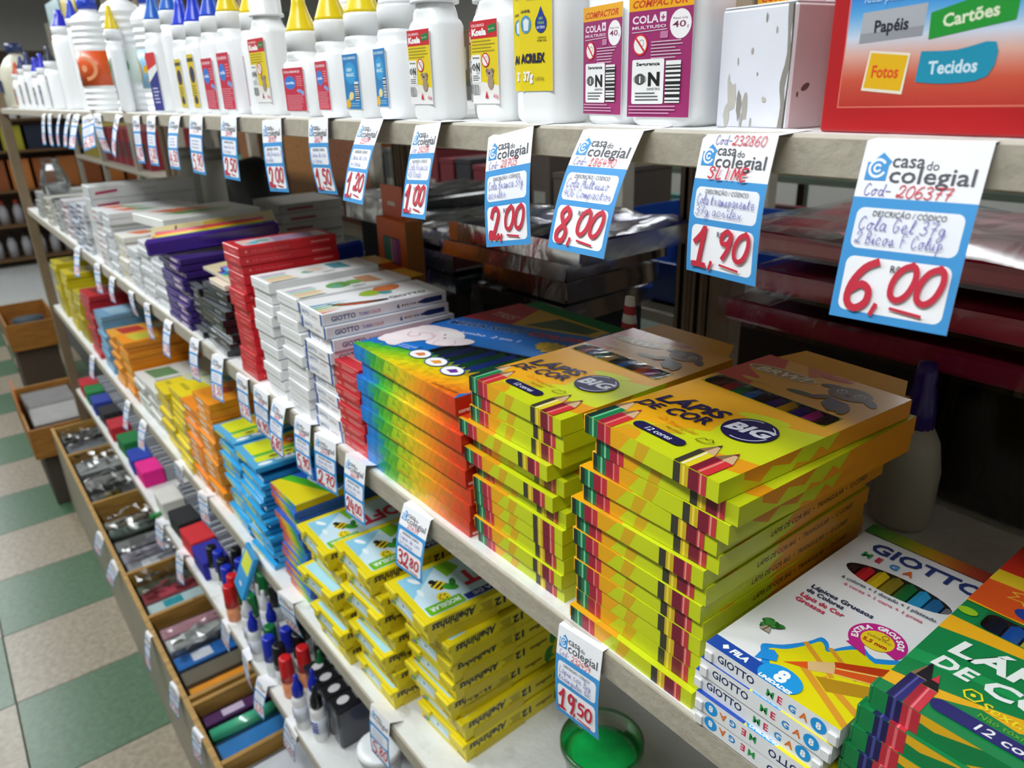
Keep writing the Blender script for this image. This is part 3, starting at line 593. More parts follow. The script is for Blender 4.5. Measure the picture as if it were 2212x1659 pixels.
def make_tris(full):
    t = empty('pencil_box', '', 'box'); mb = MB()
    hole = [(66, 42), (184, 34), (184, 98), (66, 60)] if full else None
    if full: hole = [(72, 44), (185, 40), (185, 118), (72, 78)]
    shell(mb, TW, TD, TH, '#e0641a', left='#0070c8', right='#d8341c'); lid(mb, TW, TD, TH, '#0a6fc4', hole)
    A = Art(mb, plane((0, 0, 0), (1, 0, 0), (0, 0, 1)), clip=(0, 0, TW, TH * 1000)); H = TH * 1000
    tri_grid(A, 0, 0, TW, H, 8.5, lambda x, y, r: gradcol(min(1, max(0, (x + (r - .5) * 14 - (y - 8) * .6) / TW)), r))
    A.rect(62, 0, 62.5, H, '#9aa010'); A.poly([(62, 0), (92, 0), (89, 2.2), (65, 2.2)], '#c9a410')
    S = Art(mb, plane((.001 * TW, 0, 0), (0, 1, 0), (0, 0, 1)), clip=None)
    S.rect(0, 0, 40, H, '#c8261c'); S.text('cores', 3, 2, 5, '#ffffff', bold=.03, rot=0, fit=12); S.text('12', 18, 3, 11, '#1c4a9a', bold=.05); S.rect(40, 0, TD, H, '#d8441c')
    A = Art(mb, plane((0, 0, TH), (1, 0, 0), (0, 1, 0)), clip=(0, 0, TW, TD))
    if not full:
        A.clip = (0, 0, TW, 30); tri_grid(A, 0, 0, TW, 30, 9, lambda x, y, r: gradcol(min(1, max(0, (x - y * .6) / TW)), r)); A.ell(20, 12, 14, 7, '#f2f0f4')
    else:
        # colour mosaic in front of the window
        def fn(x, y, r):
            lim = min(42 + max(0, 72 - x) * .1, 46) if x > 70 else 10 + x * .35
            if x > 66 and y > 43: return None
            if x < 66 and y > 6 + x * .55: return None
            if x > 186: return None
            return gradcol(min(1, max(0, .18 + x / TW * .62 - y * .006 + .08)), r)
        tri_grid(A, 0, 0, TW, 46, 9, fn)
        A.poly([(0, 84), (52, 92), (TW, 160), (TW, 204), (-2, 132)], '#1470d0'); A.poly([(0, 132), (60, 155), (36, TD), (0, TD)], '#c41d2c'); A.poly([(36, TD), (60, 155), (TW, 204), (TW, TD)], '#d6a818')
        A.poly([(70, 164), (140, 190), (140, 208), (80, 206)], '#3c5a22'); A.poly([(150, 192), (TW, 206), (TW, TD), (150, TD)], '#1c6a8a')
        A.clip = None
        A.text('TRIS', 10, 160, 19, '#e8b0a8', bold=.03, shear=.2, rot=.12, fit=36); A.text('MEGA SOFT', 8, 108, 15, '#a8ccf6', bold=.07, shear=.1, rot=.385, fit=92); A.text('COLOR', 98, 145, 15, '#e04a54', bold=.05, shear=.1, rot=.385, fit=64)
        A.text('MEGA SOFT', 8.4, 108.4, 14, '#0e3474', bold=.035, shear=.1, rot=.385, fit=91)
        A.text('Jumbo  2 em 1', 44, 97, 9, '#e8f0ff', bold=.01, shear=.2, rot=.385, fit=72)
        for k in range(12): A.ell(150 + 17 * math.cos(k * .52), 138 + 9 * math.sin(k * .52), 6, 4, '#c8a81c', k * .5)
        A.ell(150, 138, 18, 10, '#c8a81c'); A.text('escrita', 150, 141, 6, '#2a4a2a', bold=.02, align='c', rot=.1); A.text('super', 150, 135.5, 6, '#2a4a2a', bold=.02, align='c', rot=.1); A.text('macia', 151, 130, 6, '#b83a1c', bold=.02, align='c', rot=.1)
        # pale elephant lying on its side
        PK = '#f4e6ea'
        A.poly(smooth([(-1, 50), (0, 74), (14, 92), (38, 100), (60, 96), (70, 82), (60, 66), (44, 58), (36, 40), (20, 26), (4, 26), (-1, 50)]), PK)
        A.ell(66, 74, 25, 12, PK, .8); A.ell(46, 88, 16, 9, '#f8eef0', .2); A.ell(12, 38, 13, 9, '#f6eaee'); A.ell(28, 32, 11, 8, PK); A.ell(12, 84, 14, 8, PK, .5)
        A.line(smooth([(10, 62), (16, 54), (24, 54), (27, 62), (20, 66), (30, 74), (42, 70), (46, 60)]), 1.0, '#c9909c'); A.line(smooth([(52, 70), (60, 58), (72, 60), (76, 72), (66, 80)]), .8, '#dcb4bc')
        A.ell(44, 82, 1.1, 1.6, '#2a2024'); A.ell(53, 76, 1.1, 1.6, '#2a2024'); A.ell(38, 72, 4, 3, '#f0ccd4')
        A.poly([(38, 26), (64, 32), (60, 46), (36, 40)], '#1478d4'); A.text('com apontador', 40, 34, 3.6, '#fff', rot=.2); A.text('e borracha', 41, 29.5, 3.6, '#fff', rot=.2)
        for cx, cy, c in ((78, 33, '#e8824a'), (107, 33, '#f0a030'), (137, 31.5, '#6a2c9a')):
            A.ell(cx, cy, 13.5, 10.5, '#1c4f9c', n=28); A.ell(cx, cy, 12.2, 9.3, '#ffffff', n=28); A.poly([(cx - 6, cy - 3), (cx + 4, cy - 4), (cx + 7, cy + 2), (cx - 1, cy + 5)], c)
        A.text('Contém 13 peças', 150, 1.6, 5.5, '#7a3c10', rot=.12, bold=.01, fit=34)
    mb.build('carton', t); hang_tab(TW, TD, TH, 16, '#1a7a3a').build('hang_tab', t)
    if full:
        cs = ['#14343c', '#1c2c6a', '#0f3c2a', '#123c8c', '#0f5a34', '#1a3f9c', '#0e6a3c', '#165aa8', '#106a3a', '#1a62b0']
        for i, c in enumerate(cs):
            mb = MB(); x = .079 + i * .0113; mb.tube([(x, .040, .0102), (x, .104, .0102)], .0056, 6, c, 'plastic', rot=PI / 6, smooth=False); mb.build('pencil', t)
        mb = MB(); mb.face([(.07, .034, TH + .0005), (.187, .034, TH + .0005), (.187, .120, TH + .0005), (.07, .080, TH + .0005)], '#fff', 'film'); mb.build('window_film', t)
    return t
tt = make_tris(True); tp = make_tris(False)
s = stack(tp, 8, -.6635, .005, Z2, .0169, 'blue to orange mosaic pencil box', 'the stack under the elephant box', 'pencil box', 'blue to orange mosaic pencil boxes', first=tt,
          over={0: (-.003, .001, -.02), 1: (.006, .004, -.01), 2: (.0, -.001, 0), 3: (.001, .002, 0), 4: (.0, .0, .004), 5: (.004, .003, 0), 6: (.002, .002, .0), 7: (.0, .002, .0)})
tag(s[0], 'blue jumbo pencil box with a pale elephant and dark window, topmost of the mosaic stack'); discard(tp)
# ---------------------------------------------------------------- white boxes bottom right
def make_mega(full, flip=False):
    w, d, h = 85, 192, .0121; H = 12.1; t = empty('pencil_box', '', 'box'); mb = MB()
    hole = elp(46, 134.5, 34, 11.5) if full else None
    shell(mb, w, d, h, '#f0f0f2'); lid(mb, w, d, h, '#eeedf0', hole)
    A = Art(mb, plane((0, 0, 0), (1, 0, 0), (0, 0, 1)) if not flip else plane((w * .001, 0, h), (-1, 0, 0), (0, 0, -1)), 'card')
    A.text('GIOTTO', 9, 3.8, 7.4, '#1d3160', bold=.02, fit=25); x = 42
    for c, k in zip('MEGA', ('#2e9a50', '#d83050', '#2a8fd8', '#e0762c')): A.text(c, x, 3.4, 6.6, k, bold=.03, rot=random.uniform(-.1, .1)); x += 6.8
    A.ell(73.5, 6, 4.6, 4.6, '#1e9ae4', n=24); A.text('8', 73.5, 3.9, 6, '#fff', bold=.04, align='c')
    A = Art(mb, plane((0, 0, h), (1, 0, 0), (0, 1, 0)), clip=(0, 0, w, d))
    A.rect(0, 0, 35, 10.5, '#1b49ac')
    A.poly([(34, 0), (w, 0), (w, 26), (34, 26)], '#e6d915') if not full else None
    A.ell(45, 7, 12.5, 9.5, '#1e9ae4', n=30)
    A.clip = None; A.text('UNIDADES', 46, 1.0, 3.6, '#fff', bold=.04, shear=.2, align='c', fit=19); A.text('FILA', 14, 3.5, 6, '#fff', bold=.05, shear=.2); A.poly([(8, 5.5), (10, 8), (12.5, 5.5), (10, 3)], '#fff')
    if full:
        A.clip = (0, 0, w, d); A.h = .05
        out = smooth([(30, 12), (26, 17), (22, 24), (30, 32), (38, 46), (41, 55), (46, 54), (50, 50), (54, 58), (60, 66), (70, 62), (86, 70), (86, -2), (36, -2), (30, 12)])
        A.poly(out, '#1f8fe0'); A.poly(smooth([(34, 14), (30, 18), (27, 24), (34, 31), (40, 44), (42.5, 51), (46, 50), (50, 46.5), (56, 56), (62, 62), (72, 58), (86, 66), (86, -2), (46, -2), (34, 14)]), '#e8da14')
        for (xa, ya), (xb, yb), ww in (((38, 44), (62, 30), 4.5), ((50, 50), (72, 38), 4), ((47, 26), (88, 2), 6), ((60, 26), (88, 14), 6)): A.line([(xa, ya), (xb, yb)], ww * .7, '#e09a30')
        A.poly([(56, 24), (84, 42), (86, 32), (66, 18)], '#b98a1c')
        # printed orange pencil
        A.poly([(38, 20), (50, 34), (53, 27)], '#e2581c'); A.poly([(47, 31), (58, 42), (62, 33), (51, 25)], '#e3bb84'); A.poly([(57, 42), (86, 64), (86, 55), (60, 38)], '#c23c14'); A.poly([(59.5, 38.5), (86, 55.5), (86, 44), (62, 33)], '#e05a20'); A.line([(60.5, 38), (86, 54.5)], 1.0, '#f2d470'); A.line([(62, 33), (86, 45)], .8, '#f2d470')
        A.h += .3; A.ell(45, 7, 12.8, 9.8, '#1e9ae4', n=30); A.poly([(26, 10.5), (36, 17), (34, 22), (30, 24), (25, 20)], '#1f8fe0'); A.clip = None
        A.text('8', 45, 4.6, 13.5, '#fff', bold=.05, align='c'); A.text('UNIDADES', 45, .4, 3.8, '#fff', bold=.05, shear=.2, align='c', fit=20)
        A.ring(64, 76, 12.2, 7.5, '#c8268c', -20, 235, 30); A.poly([(58, 71), (52, 62.5), (66, 59)], '#c8268c'); A.ell(64, 76, 9.2, 9, '#f0d424', n=26)
        for k, ch in enumerate('EXTRA GROSSOS'): a = math.radians(205 - k * 16); A.text(ch, 64 + 10.6 * math.cos(a), 76 + 10.6 * math.sin(a), 5.0, '#fff', bold=.05, rot=a - PI / 2, align='c')
        A.text('5,5 mm', 64, 71.5, 4.6, '#b8321c', bold=.03, align='c', rot=.05); A.text('DIÂMETRO', 64, 77, 2.8, '#a8702c', align='c', rot=.05); A.ring(66, 81.5, 1.8, .5, '#a8702c')
        A.text('Lápices Gruesos', 11, 92, 5.6, '#1d2c58', bold=.025, fit=41); A.text('de Colores', 11, 86.3, 5.6, '#1d2c58', bold=.025, fit=25); A.text('Lápis de Cor', 11, 79.5, 5.6, '#d83060', bold=.025, fit=29); A.text('Grossos', 11, 73.5, 5.6, '#d83060', bold=.025, fit=20)
        A.text('6 colores + 1 dorado + 1 plateado', 18, 116.5, 4.4, '#1d3a50', bold=.015, rot=.01, fit=60); A.text('6 cores + 1 ouro + 1 prata', 23, 110.3, 4.2, '#d85070', bold=.015, fit=50)
        A.text('GIOTTO', 13.5, 160, 17, '#2a3c7c', bold=.025, fit=72); x = 13.5
        for c, k in zip('MEGA', ('#2e9a50', '#d83050', '#2a8fd8', '#e0662c')): A.text(c, x, 149.5, 8.4, k, bold=.035); x += 9.4
        for k in range(14): r = random.Random(k); A.ell(11 + r.random() * 10, 37 + r.random() * 7, 3.2, 1.8, r.choice(('#2c7a34', '#1f5f28', '#3c8a3c')), r.random() * 3)
        A.poly([(13, 33), (20, 33), (18, 38), (15, 38)], '#b0a494'); A.line([(16, 33), (17, 40)], .8, '#6a4a30')
        cg = ['#2f7a2c', '#5c8c2c', '#9aa020', '#c8a024', '#c87a2c', '#b8482c', '#a83030']
        for i in range(28): c0 = i / 27 * 6; a0 = int(min(5, c0)); f = c0 - a0; p, q = lin(cg[a0]), lin(cg[a0 + 1]); A.tri([(w * i / 28, 179), (w * (i + 1) / 28, 179), (w * (i + 1) / 28, d), (w * i / 28, d)], tuple(((p[k] * (1 - f) + q[k] * f) ** (1 / 2.2)) for k in range(3)))
        A.up()
    mb.build('carton', t)
    for x0 in (.0005, .0792):
        mb = MB(); mb.box(x0, x0 + .0055, -.0016, -.0002, .001, .008, '#eeeeee', 'card', r=.0005); mb.build('tuck_flap', t)
    if full:
        for i, c in enumerate(['#3a2018', '#c8242c', '#d8b81c', '#8a7a24', '#1c6a34', '#2c9ad0', '#2a6aa0', '#7a7a80']):
            mb = MB(); x = .0145 + i * .0091; mb.tube([(x, .116, .0072), (x, .153, .0072)], .0044, 6, c, 'plastic', rot=PI / 6, smooth=False); mb.build('pencil', t)
    return t
mt = make_mega(True); mp = make_mega(False); mf = make_mega(False, True)
ms = stack(mp, 5, -.2145, .0005, Z2, .01225, 'white pencil box with blue corner', 'the low white stack', 'pencil box', 'white jumbo pencil boxes', first=mt, over={0: (.0, .0, .0), 1: (-.002, -.001, .0), 2: (-.006, .0, 0), 3: (-.002, -.003, .012), 4: (-.002, -.002, 0)})
tag(ms[0], 'white pencil box with oval window and printed orange pencil, topmost of the low white stack')
for k in (3, 4):
    l = ms[k]['label']; o = copy_tree(mf); o.location = ms[k].location; o.rotation_euler = ms[k].rotation_euler; tag(o, l.replace('with blue corner', 'lying upside down'), 'pencil box', 'white jumbo pencil boxes'); discard(ms[k])
discard(mp); discard(mf)
# green boxes at the right border
def make_green(full):
    w, d, h = 118, 182, .0128; H = 12.8; t = empty('pencil_box', '', 'box'); mb = MB(); G1, G2 = '#128044', '#1c9652'
    hole = rr(13, 84, 108, 101, 5) if full else None
    shell(mb, w, d, h, G1); lid(mb, w, d, h, G1, hole)
    A = Art(mb, plane((0, 0, 0), (1, 0, 0), (0, 0, 1)), clip=(0, 0, w, H))
    A.rect(0, 0, w, H, G1); A.poly([(20, H), (50, H), (30, 7), (20, 8)], '#e8b21c'); A.poly([(45, 0), (62, 0), (70, 5), (55, 6)], '#e8b21c')
    A.rect(7.5, 0, 14.5, H, '#1c1a52'); A.rect(10, 0, 11.5, H, '#4a4a90'); A.rect(14.5, 0, 23, H, '#c22c3c'); A.rect(17.5, 0, 19, H, '#ea6a74')
    A = Art(mb, plane((0, 0, h), (1, 0, 0), (0, 1, 0)), clip=(0, 0, w, d))
    A.clip = (0, 0, w, 83) if full else (0, 0, w, 24)
    A.poly([(0, 8), (10, 9), (40, 24), (56, 22), (66, 28), (60, 34), (40, 27), (14, 20), (0, 17)], '#ecb01c'); A.poly([(0, 68), (20, 72), (50, 76), (w, 83), (w, 90), (0, 90)], '#ecae1c'); A.poly([(0, 32), (30, 40), (w, 48), (w, 56), (20, 46), (0, 42)], G2)
    pencil_art(A, 6, 13.5, 0, 11.5, 38, '#1c1a52', '#2a2870'); pencil_art(A, 14, 22, 0, 17.5, 31, '#a81e30', '#d23444')
    A.poly([(9.2, 23), (16.8, 23), (11.5, 38)], '#1b1822'); A.poly([(14.0, 18.8), (22.0, 18.8), (17.5, 31)], '#1a1416'); A.poly([(16.0, 25.0), (19.6, 25.0), (17.5, 31.2)], '#d23444')
    A.clip = None
    A.rrect(22, 7, 96, 16, 4.5, '#221f6a'); A.text('12 cores', 58, 9, 7.5, '#f2f2f6', bold=.01, shear=.15, align='c', fit=32)
    if full:
        A.text('LÁPIS', 12, 52, 19, '#eef4f0', bold=.035, shear=.2, rot=.06, fit=54); A.text('DE', 10, 37, 14, '#eef4f0', bold=.035, shear=.2, fit=18); A.text('COR', 33, 36, 17, '#eef4f0', bold=.035, shear=.2, rot=.06, fit=44)
        A.text('Sextavado', 38, 24, 8, '#f0e024', bold=.01, shear=.2, fit=38); A.text('Não tóxico', 40, 17.5, 5, '#6ab82c', shear=.1, fit=24)
        A.ring(33.5, 29.5, 4.2, .9, '#f0e024', n=6); A.ell(33.5, 29.5, 1.2, 1.2, '#f0e024')
        A.clip = (0, 102, w, d); A.rect(0, 102, w, 108, '#ecae1c'); A.poly([(0, 104), (20, 103), (w, 110), (w, 140), (0, 134)], '#e0561c'); A.poly([(0, 132), (w, 140), (w, 152), (0, 147)], '#e4c024'); A.poly([(0, 146), (w, 152), (w, d), (0, d)], '#cf2f1c')
        A.ell(30, 112, 9, 6, '#1f3f96'); A.clip = (0, 68, 13, 104); A.ell(5, 92, 5, 3.5, '#9ac424'); A.clip = None
        A.line([(14, 128), (20, 131), (20, 138), (25, 131), (32, 134), (29, 127), (35, 122), (27, 122), (25, 116), (21, 122), (14, 121), (18, 126), (14, 128)], .8, '#f0c83c')
    mb.build('carton', t)
    mb = MB(); mb.box(-.0022, -.0002, .001, .010, .001, h - .001, G1, 'card', r=.0005); mb.build('side_flap', t)
    if full:
        for i, c in enumerate(['#141c2c', '#1a5fc0', '#dcd41c', '#1c9a5a', '#c8242c', '#e87a1c', '#5a2c80', '#8a4a20', '#d85090', '#2a9ad0']):
            mb = MB(); x = .0185 + i * .0092; mb.tube([(x, .076, .0078), (x, .109, .0078)], .0045, 6, c, 'plastic', rot=PI / 6, smooth=False); mb.build('pencil', t)
        mb = MB(); mb.face([(.012, .083, h + .0004), (.109, .083, h + .0004), (.109, .102, h + .0004), (.012, .102, h + .0004)], '#fff', 'film'); mb.build('window_film', t)
    return t
gt = make_green(True); gp = make_green(False)
gs = stack(gp, 7, -.1215, .006, Z2, .01305, 'green coloured pencil box', 'the green stack at the right border', 'pencil box', 'green coloured pencil boxes', first=gt, over={0: (.0, .003, .0), 1: (-.003, .0, 0), 2: (-.004, -.001, 0), 3: (-.006, -.002, 0), 4: (-.007, -.001, 0), 5: (-.008, .0, 0), 6: (-.008, 0, 0)})
tag(gs[0], 'green coloured pencil box with white lettering and window, topmost at the right border'); discard(gp)
# ---------------------------------------------------------------- generic cartons
def carton(w, d, h, col, front=None, side=None, top=None, name='box', tab=None, m='card', r=.0006, part=None, **fc):
    """w d h in mm; front/side/top are functions drawing with Art"""
    t = empty(name, '', 'box'); mb = MB()
    mb.box(0, w * .001, 0, d * .001, 0, h * .001, col, m, r=r, **fc)
    for fn, F, cl in ((front, plane((0, 0, 0), (1, 0, 0), (0, 0, 1)), (0.3, .3, w - .3, h - .3)), (side, plane((w * .001, 0, 0), (0, 1, 0), (0, 0, 1)), (0.3, .3, d - .3, h - .3)), (top, plane((0, 0, h * .001), (1, 0, 0), (0, 1, 0)), (.3, .3, w - .3, d - .3))):
        if fn: fn(Art(mb, F, m, clip=cl))
    mb.build('carton', t)
    if tab: mb = MB(); mb.box(.004, w * .001 - .004, d * .001 + .0002, (d + tab[0]) * .001, h * .001 - .0015, h * .001 - .0004, tab[1], 'card'); mb.build('hang_tab', t)
    return t
# small red cartons left of the elephant stack
def f(a):
    a.text('MAXI', 4, 3.2, 3.4, '#f6c9b0', bold=.03); a.lines(20, 8, 52, 3, 1.7, '#f0a8a0'); a.rect(0, 9.6, 60, 10, '#b01c24')
p = carton(57, 120, 10.2, '#cf2733', front=f, top=lambda a: a.lines(4, 20, 50, 3, 2.4, '#f4d0c0'))
stack(p, 10, -.7245, .006, Z2, .0104, 'small red crayon carton', 'the low stack touching the mosaic boxes', 'crayon box', 'small red crayon cartons', over={0: (.002, 0, .02)}); discard(p)
# white felt pen boxes: three stacks
def wf_front(a): a.rect(0, 0, 6, 14, '#264fa0'); a.text('GIOTTO', 9, 4.2, 6, '#3a5a98', bold=.02, fit=24); a.text('turbo', 38, 4.5, 5, '#b06a70', fit=18); a.rect(64, 0, 69, 14, '#264fa0')
def wf_side(a):
    a.rect(0, 0, 150, .8, '#3a62b0'); a.text('GIOTTO', 10, 4, 7.6, '#2a4480', bold=.025, fit=28); a.text('TURBO', 42, 4.4, 5, '#7a6ab0', bold=.02, fit=13); a.text('COLOR', 56, 4.4, 5, '#d8707a', bold=.02, fit=12)
    a.text('6', 88, 4, 6.5, '#2a3c70', bold=.03)
    for i, c in enumerate(('#202020', '#c83030', '#2a8a40', '#e0b020', '#3060c0', '#402a20')): a.ell(95 + i * 3.1, 6.2, 1.1, 1.1, c, n=8)
    a.poly([(112, 6), (124, 9.4), (146, 9.4), (146, 3.5), (124, 3.2)], '#28376e')
def wf_top(a, k=0):
    R = random.Random(5 + k)
    if k == 0:
        a.poly(smooth([(34, 20), (44, 40), (52, 70), (56, 84), (62, 80), (60, 55), (50, 28), (34, 20)]), '#241a18'); a.poly(smooth([(38, 24), (48, 40), (56, 66), (58, 70), (54, 40), (38, 24)]), '#d8582c')
        for i, c in enumerate(('#d8642c', '#e8b02c', '#7ab83c', '#3ab0a0', '#2a90c0')): a.poly([(62 - i * 8, 2), (67 - i * 8, 2), (60 - i * 7, 28 + i * 5)], c)
        a.ell(22, 80, 12, 16, '#a8c832', .3); a.ell(30, 94, 8, 8, '#3aa8b0'); a.ell(12, 104, 14, 18, '#d87a44', .4); a.text('GIOTTO', 60, 86, 11, '#3a4250', bold=.03, rot=PI / 2, fit=46)
        a.text('turbo', 26, 62, 6, '#8a9098', rot=PI / 2)
    else:
        for i, c in enumerate(('#4a5a50', '#e8c85a', '#e8a040', '#a8c860', '#7ac0c8', '#b890c0')): a.poly([(56 - i * 8, 4), (60 - i * 8, 6), (58 - i * 8, 36 + R.random() * 10), (54 - i * 8, 36)], c)
        a.ell(30, 66, 14, 16, '#e8efe8' if k == 1 else '#6aa84c', .4); a.ell(34, 62, 7, 8, '#6ab0a0'); a.ell(28, 60 + k * 14, 10, 12, '#7fb85a' if k == 2 else '#f0d8c8'); a.poly([(6, 96), (40, 96), (46, 118), (8, 118)], '#4a9aa8' if k == 1 else '#c8926a'); a.text('color', 52, 76, 8, '#5a6068', rot=PI / 2, bold=.02)
pe = carton(70, 152, 13.6, '#f1f1f3', wf_front, wf_side, lambda a: a.ell(50, 10, 6, 4, '#d8582c')); pt = carton(70, 152, 13.6, '#f1f1f3', wf_front, wf_side, wf_top)
stack(pe, 11, -.7935, .004, Z2, .01385, 'blue banded white pen box', 'the stack beside small red cartons', 'pen box', 'white felt pen boxes with blue bands', jit=(.004, .006, .02), first=pt,
      over={0: (-.001, .0, -.045), 1: (.003, .0, -.035), 2: (.008, .004, -.03), 3: (.006, -.001, -.02), 4: (-.001, .001, 0)}); discard(pe)
def gf(a): a.rect(6, 6, 50, 7, '#c4c7ca'); a.rect(0, 0, 62, .9, '#b8bbc0')
pd = carton(60, 150, 13.5, '#efefef', gf, lambda a: a.rect(0, 0, 150, .7, '#6a7ab8'), lambda a: [a.ell(12 + i * 9, 10, 4, 5, c) for i, c in enumerate(('#d84030', '#e8c030', '#f0f0f0', '#3a9a50', '#2a4a30'))], tab=(22, '#dba21c'))
pdt = carton(60, 150, 13.5, '#efefef', gf, lambda a: a.rect(0, 0, 150, .7, '#6a7ab8'), lambda a: wf_top(a, 2), tab=(22, '#dba21c'))
stack(pd, 11, -.8645, .003, Z2, .0139, 'plain white crayon box', 'the middle white stack with ochre tabs', 'crayon box', 'plain white crayon boxes, middle stack', jit=(.004, .005, .02), first=pdt)
pct = carton(60, 150, 13.5, '#efefef', gf, None, lambda a: wf_top(a, 1), tab=(24, '#d9a01c'))
stack(pd, 11, -.9450, .002, Z2, .0143, 'plain white crayon box', 'the white stack next to red boxes', 'crayon box', 'plain white crayon boxes, left stack', jit=(.004, .005, .02), first=pct); discard(pd)
# two stacks of red boxes
def rf(a): a.text('clube', 22, 4, 4.6, '#f08a84', bold=.02, fit=26); a.rect(0, 0, 64, .8, '#a8141e')
def rs(a): a.rect(0, 0, 150, .8, '#a8141e'); a.ell(10, 6, 1.6, 1.6, '#e88a84'); a.text('12 cores lavável', 18, 4, 4.6, '#e0727a', fit=50); a.rect(100, 5, 128, 7.5, '#e88a84')
def rt(a): a.rrect(12, 12, 50, 132, 4, '#ddd0da'); a.ell(36, 28, 10, 9, '#4ab8d0'); a.ell(26, 22, 9, 9, '#f0b8a0'); a.ell(30, 45, 9, 10, '#7ab0a0'); a.poly([(14, 60), (48, 56), (48, 110), (14, 120)], '#b894b8')
pa = carton(62, 138, 12.0, '#cb202c', rf, rs); pat = carton(62, 138, 12.0, '#cb202c', rf, rs, rt)
stack(pa, 15, -1.0440, .004, Z2, .01235, 'red finger paint box', 'the tall red stack beside the black packs', 'paint box', 'red boxes, taller stack', jit=(.002, .004, .012), first=pat)
stack(pa, 11, -.9790, .0155, Z2, .0123, 'red finger paint box', 'the shorter red stack against white boxes', 'paint box', 'red boxes, shorter stack', jit=(.001, .003, .006)); discard(pa)
# ---- left part of shelf two
def bl_top(a):
    for i in range(5): a.rrect(8 + i * 22, 20, 24 + i * 22, 130, 6, '#2c2e33')
    a.rect(0, 0, 130, 12, '#6a6c70')
p = carton(118, 160, 10.5, '#1d1f24', lambda a: (a.rect(10, 3, 60, 5, '#5a5e66'), a.rect(70, 3, 100, 7, '#8a8c92')), None, bl_top, name='blister_pack', m='glossplastic')
for j, (x, n, wh) in enumerate(((-1.2190, 8, 'the black pile beside the red boxes'), (-1.3500, 7, 'the black pile beside the purple sets'))):
    stack(p, n, x, .008, Z2, .0122, 'glossy black blister pack', wh, 'pack', 'black blister packs', jit=(.008, .012, .06))
discard(p)
p = carton(72, 200, 8.5, '#e9d9c4', None, None, lambda a: (a.rect(4, 10, 66, 60, '#d8b49c'), a.rect(8, 80, 60, 150, '#e8e4e0')), name='card_pack')
o = p; o.location = (-1.19, .02, Z2 + .0990); tag(o, 'beige card pack lying on the black blister packs', 'pack')
RB = ['#6a2a90', '#3a3aa0', '#2a70c8', '#2a9ad0', '#2aa860', '#8ac830', '#f0d020', '#f08c20', '#e0402c', '#c8287a']
def rb_top(cols, body):
    def f(a):
        a.rect(0, 0, 142, 220, body)
        for i, c in enumerate(cols): a.rect(60 + i * 7.2, 4, 66.6 + i * 7.2, 190, c)
        a.rrect(6, 20, 54, 150, 4, '#d8c890'); a.rrect(10, 90, 50, 130, 3, '#d0a838'); a.rect(12, 40, 46, 44, '#6a4a3a')
    return f
p = carton(136, 205, 9.5, '#3a2170', lambda a: (a.rect(20, 2, 60, 4, '#8a7ab8'), a.rect(80, 2, 120, 7, '#d8c0d8')), None, None, name='marker_set')
stack(p, 11, -1.4250, .004, Z2, .0112, 'purple edged marker set', 'the purple pile left of black packs', 'marker set', 'purple edged marker sets', jit=(.004, .006, .03)); discard(p)
for k, (nm, cols, col, loc, rz, tilt) in enumerate((('rainbow felt marker set in a purple case, fanned on top of the purple pile', RB[::-1], '#45278a', (-1.500, .02, Z2 + .142), -.30, .12), ('rainbow felt marker set with blue edge, lying below the purple case', RB, '#1f3fae', (-1.250, .03, Z2 + .1085), .0, .0))):
    t = empty('marker_set', nm, 'marker set', loc, rz); t.rotation_euler[1] = tilt; t.rotation_euler[0] = .07
    mb = MB(); mb.box(0, .150, 0, .215, 0, .0055, '#cfc6b4', 'card', r=.0006); rb_top(cols, '#d8c8a0')(Art(mb, plane((0, 0, .0055), (1, 0, 0), (0, 1, 0)), clip=(.5, .5, 149, 214))); mb.build('card_back', t)
    mb = MB(); mb.box(.134, .152, -.002, .215, -.004, .024, col, 'glossplastic', r=.004); mb.build('case_edge', t)
    for i, c in enumerate(cols):
        mb = MB(); x = .064 + i * .0078; mb.tube([(x, .01, .0095), (x, .195, .0095)], .0037, 6, c, 'plastic'); mb.build('marker', t)
def book(w, d, h, spine=None, name='box', c='#dfe1e2', fl=None):
    def f(a): a.rect(0, 0, w, .8, '#aab0b8'); a.rect(w * .12, h * .35, w * .5, h * .6, fl or '#b7bccb'); a.rect(w * .6, h * .3, w * .85, h * .7, '#c9c2cb')
    def s(a): a.rect(0, 0, d, .8, '#a8a89c'); (a.poly([(d * .08, h * .25), (d * .40, h * .35), (d * .42, h * .8), (d * .1, h * .6)], spine) if spine else None)
    return carton(w, d, h, c, f, s, lambda a: (a.poly([(w * .2, d * .1), (w * .7, d * .2), (w * .6, d * .45), (w * .1, d * .3)], '#d86a3a'), a.poly([(w * .3, d * .3), (w * .8, d * .35), (w * .7, d * .6)], '#6aa84a')), name=name)
p = book(80, 190, 12); q = book(80, 190, 12, fl='#c9b9c4')
stack(p, 10, -1.5120, .006, Z2, .0126, 'white colour pencil carton', 'the pale pile beside the purple sets', 'carton', 'white cartons beside the purple sets', jit=(.004, .006, .03))
stack(q, 9, -1.6000, .006, Z2, .0128, 'white colour pencil carton', 'the second pale pile from purple sets', 'carton', 'white cartons, second pale pile', jit=(.004, .006, .03))
stack(p, 7, -1.7000, .004, Z2, .0126, 'white colour pencil carton', 'the third pale pile from purple sets', 'carton', 'white cartons, third pale pile', jit=(.004, .006, .03))
discard(q)
t = empty('box', 'open white tray carton with orange and green print, on the pale piles', 'box', (-1.70, .03, Z2 + .134), .12)
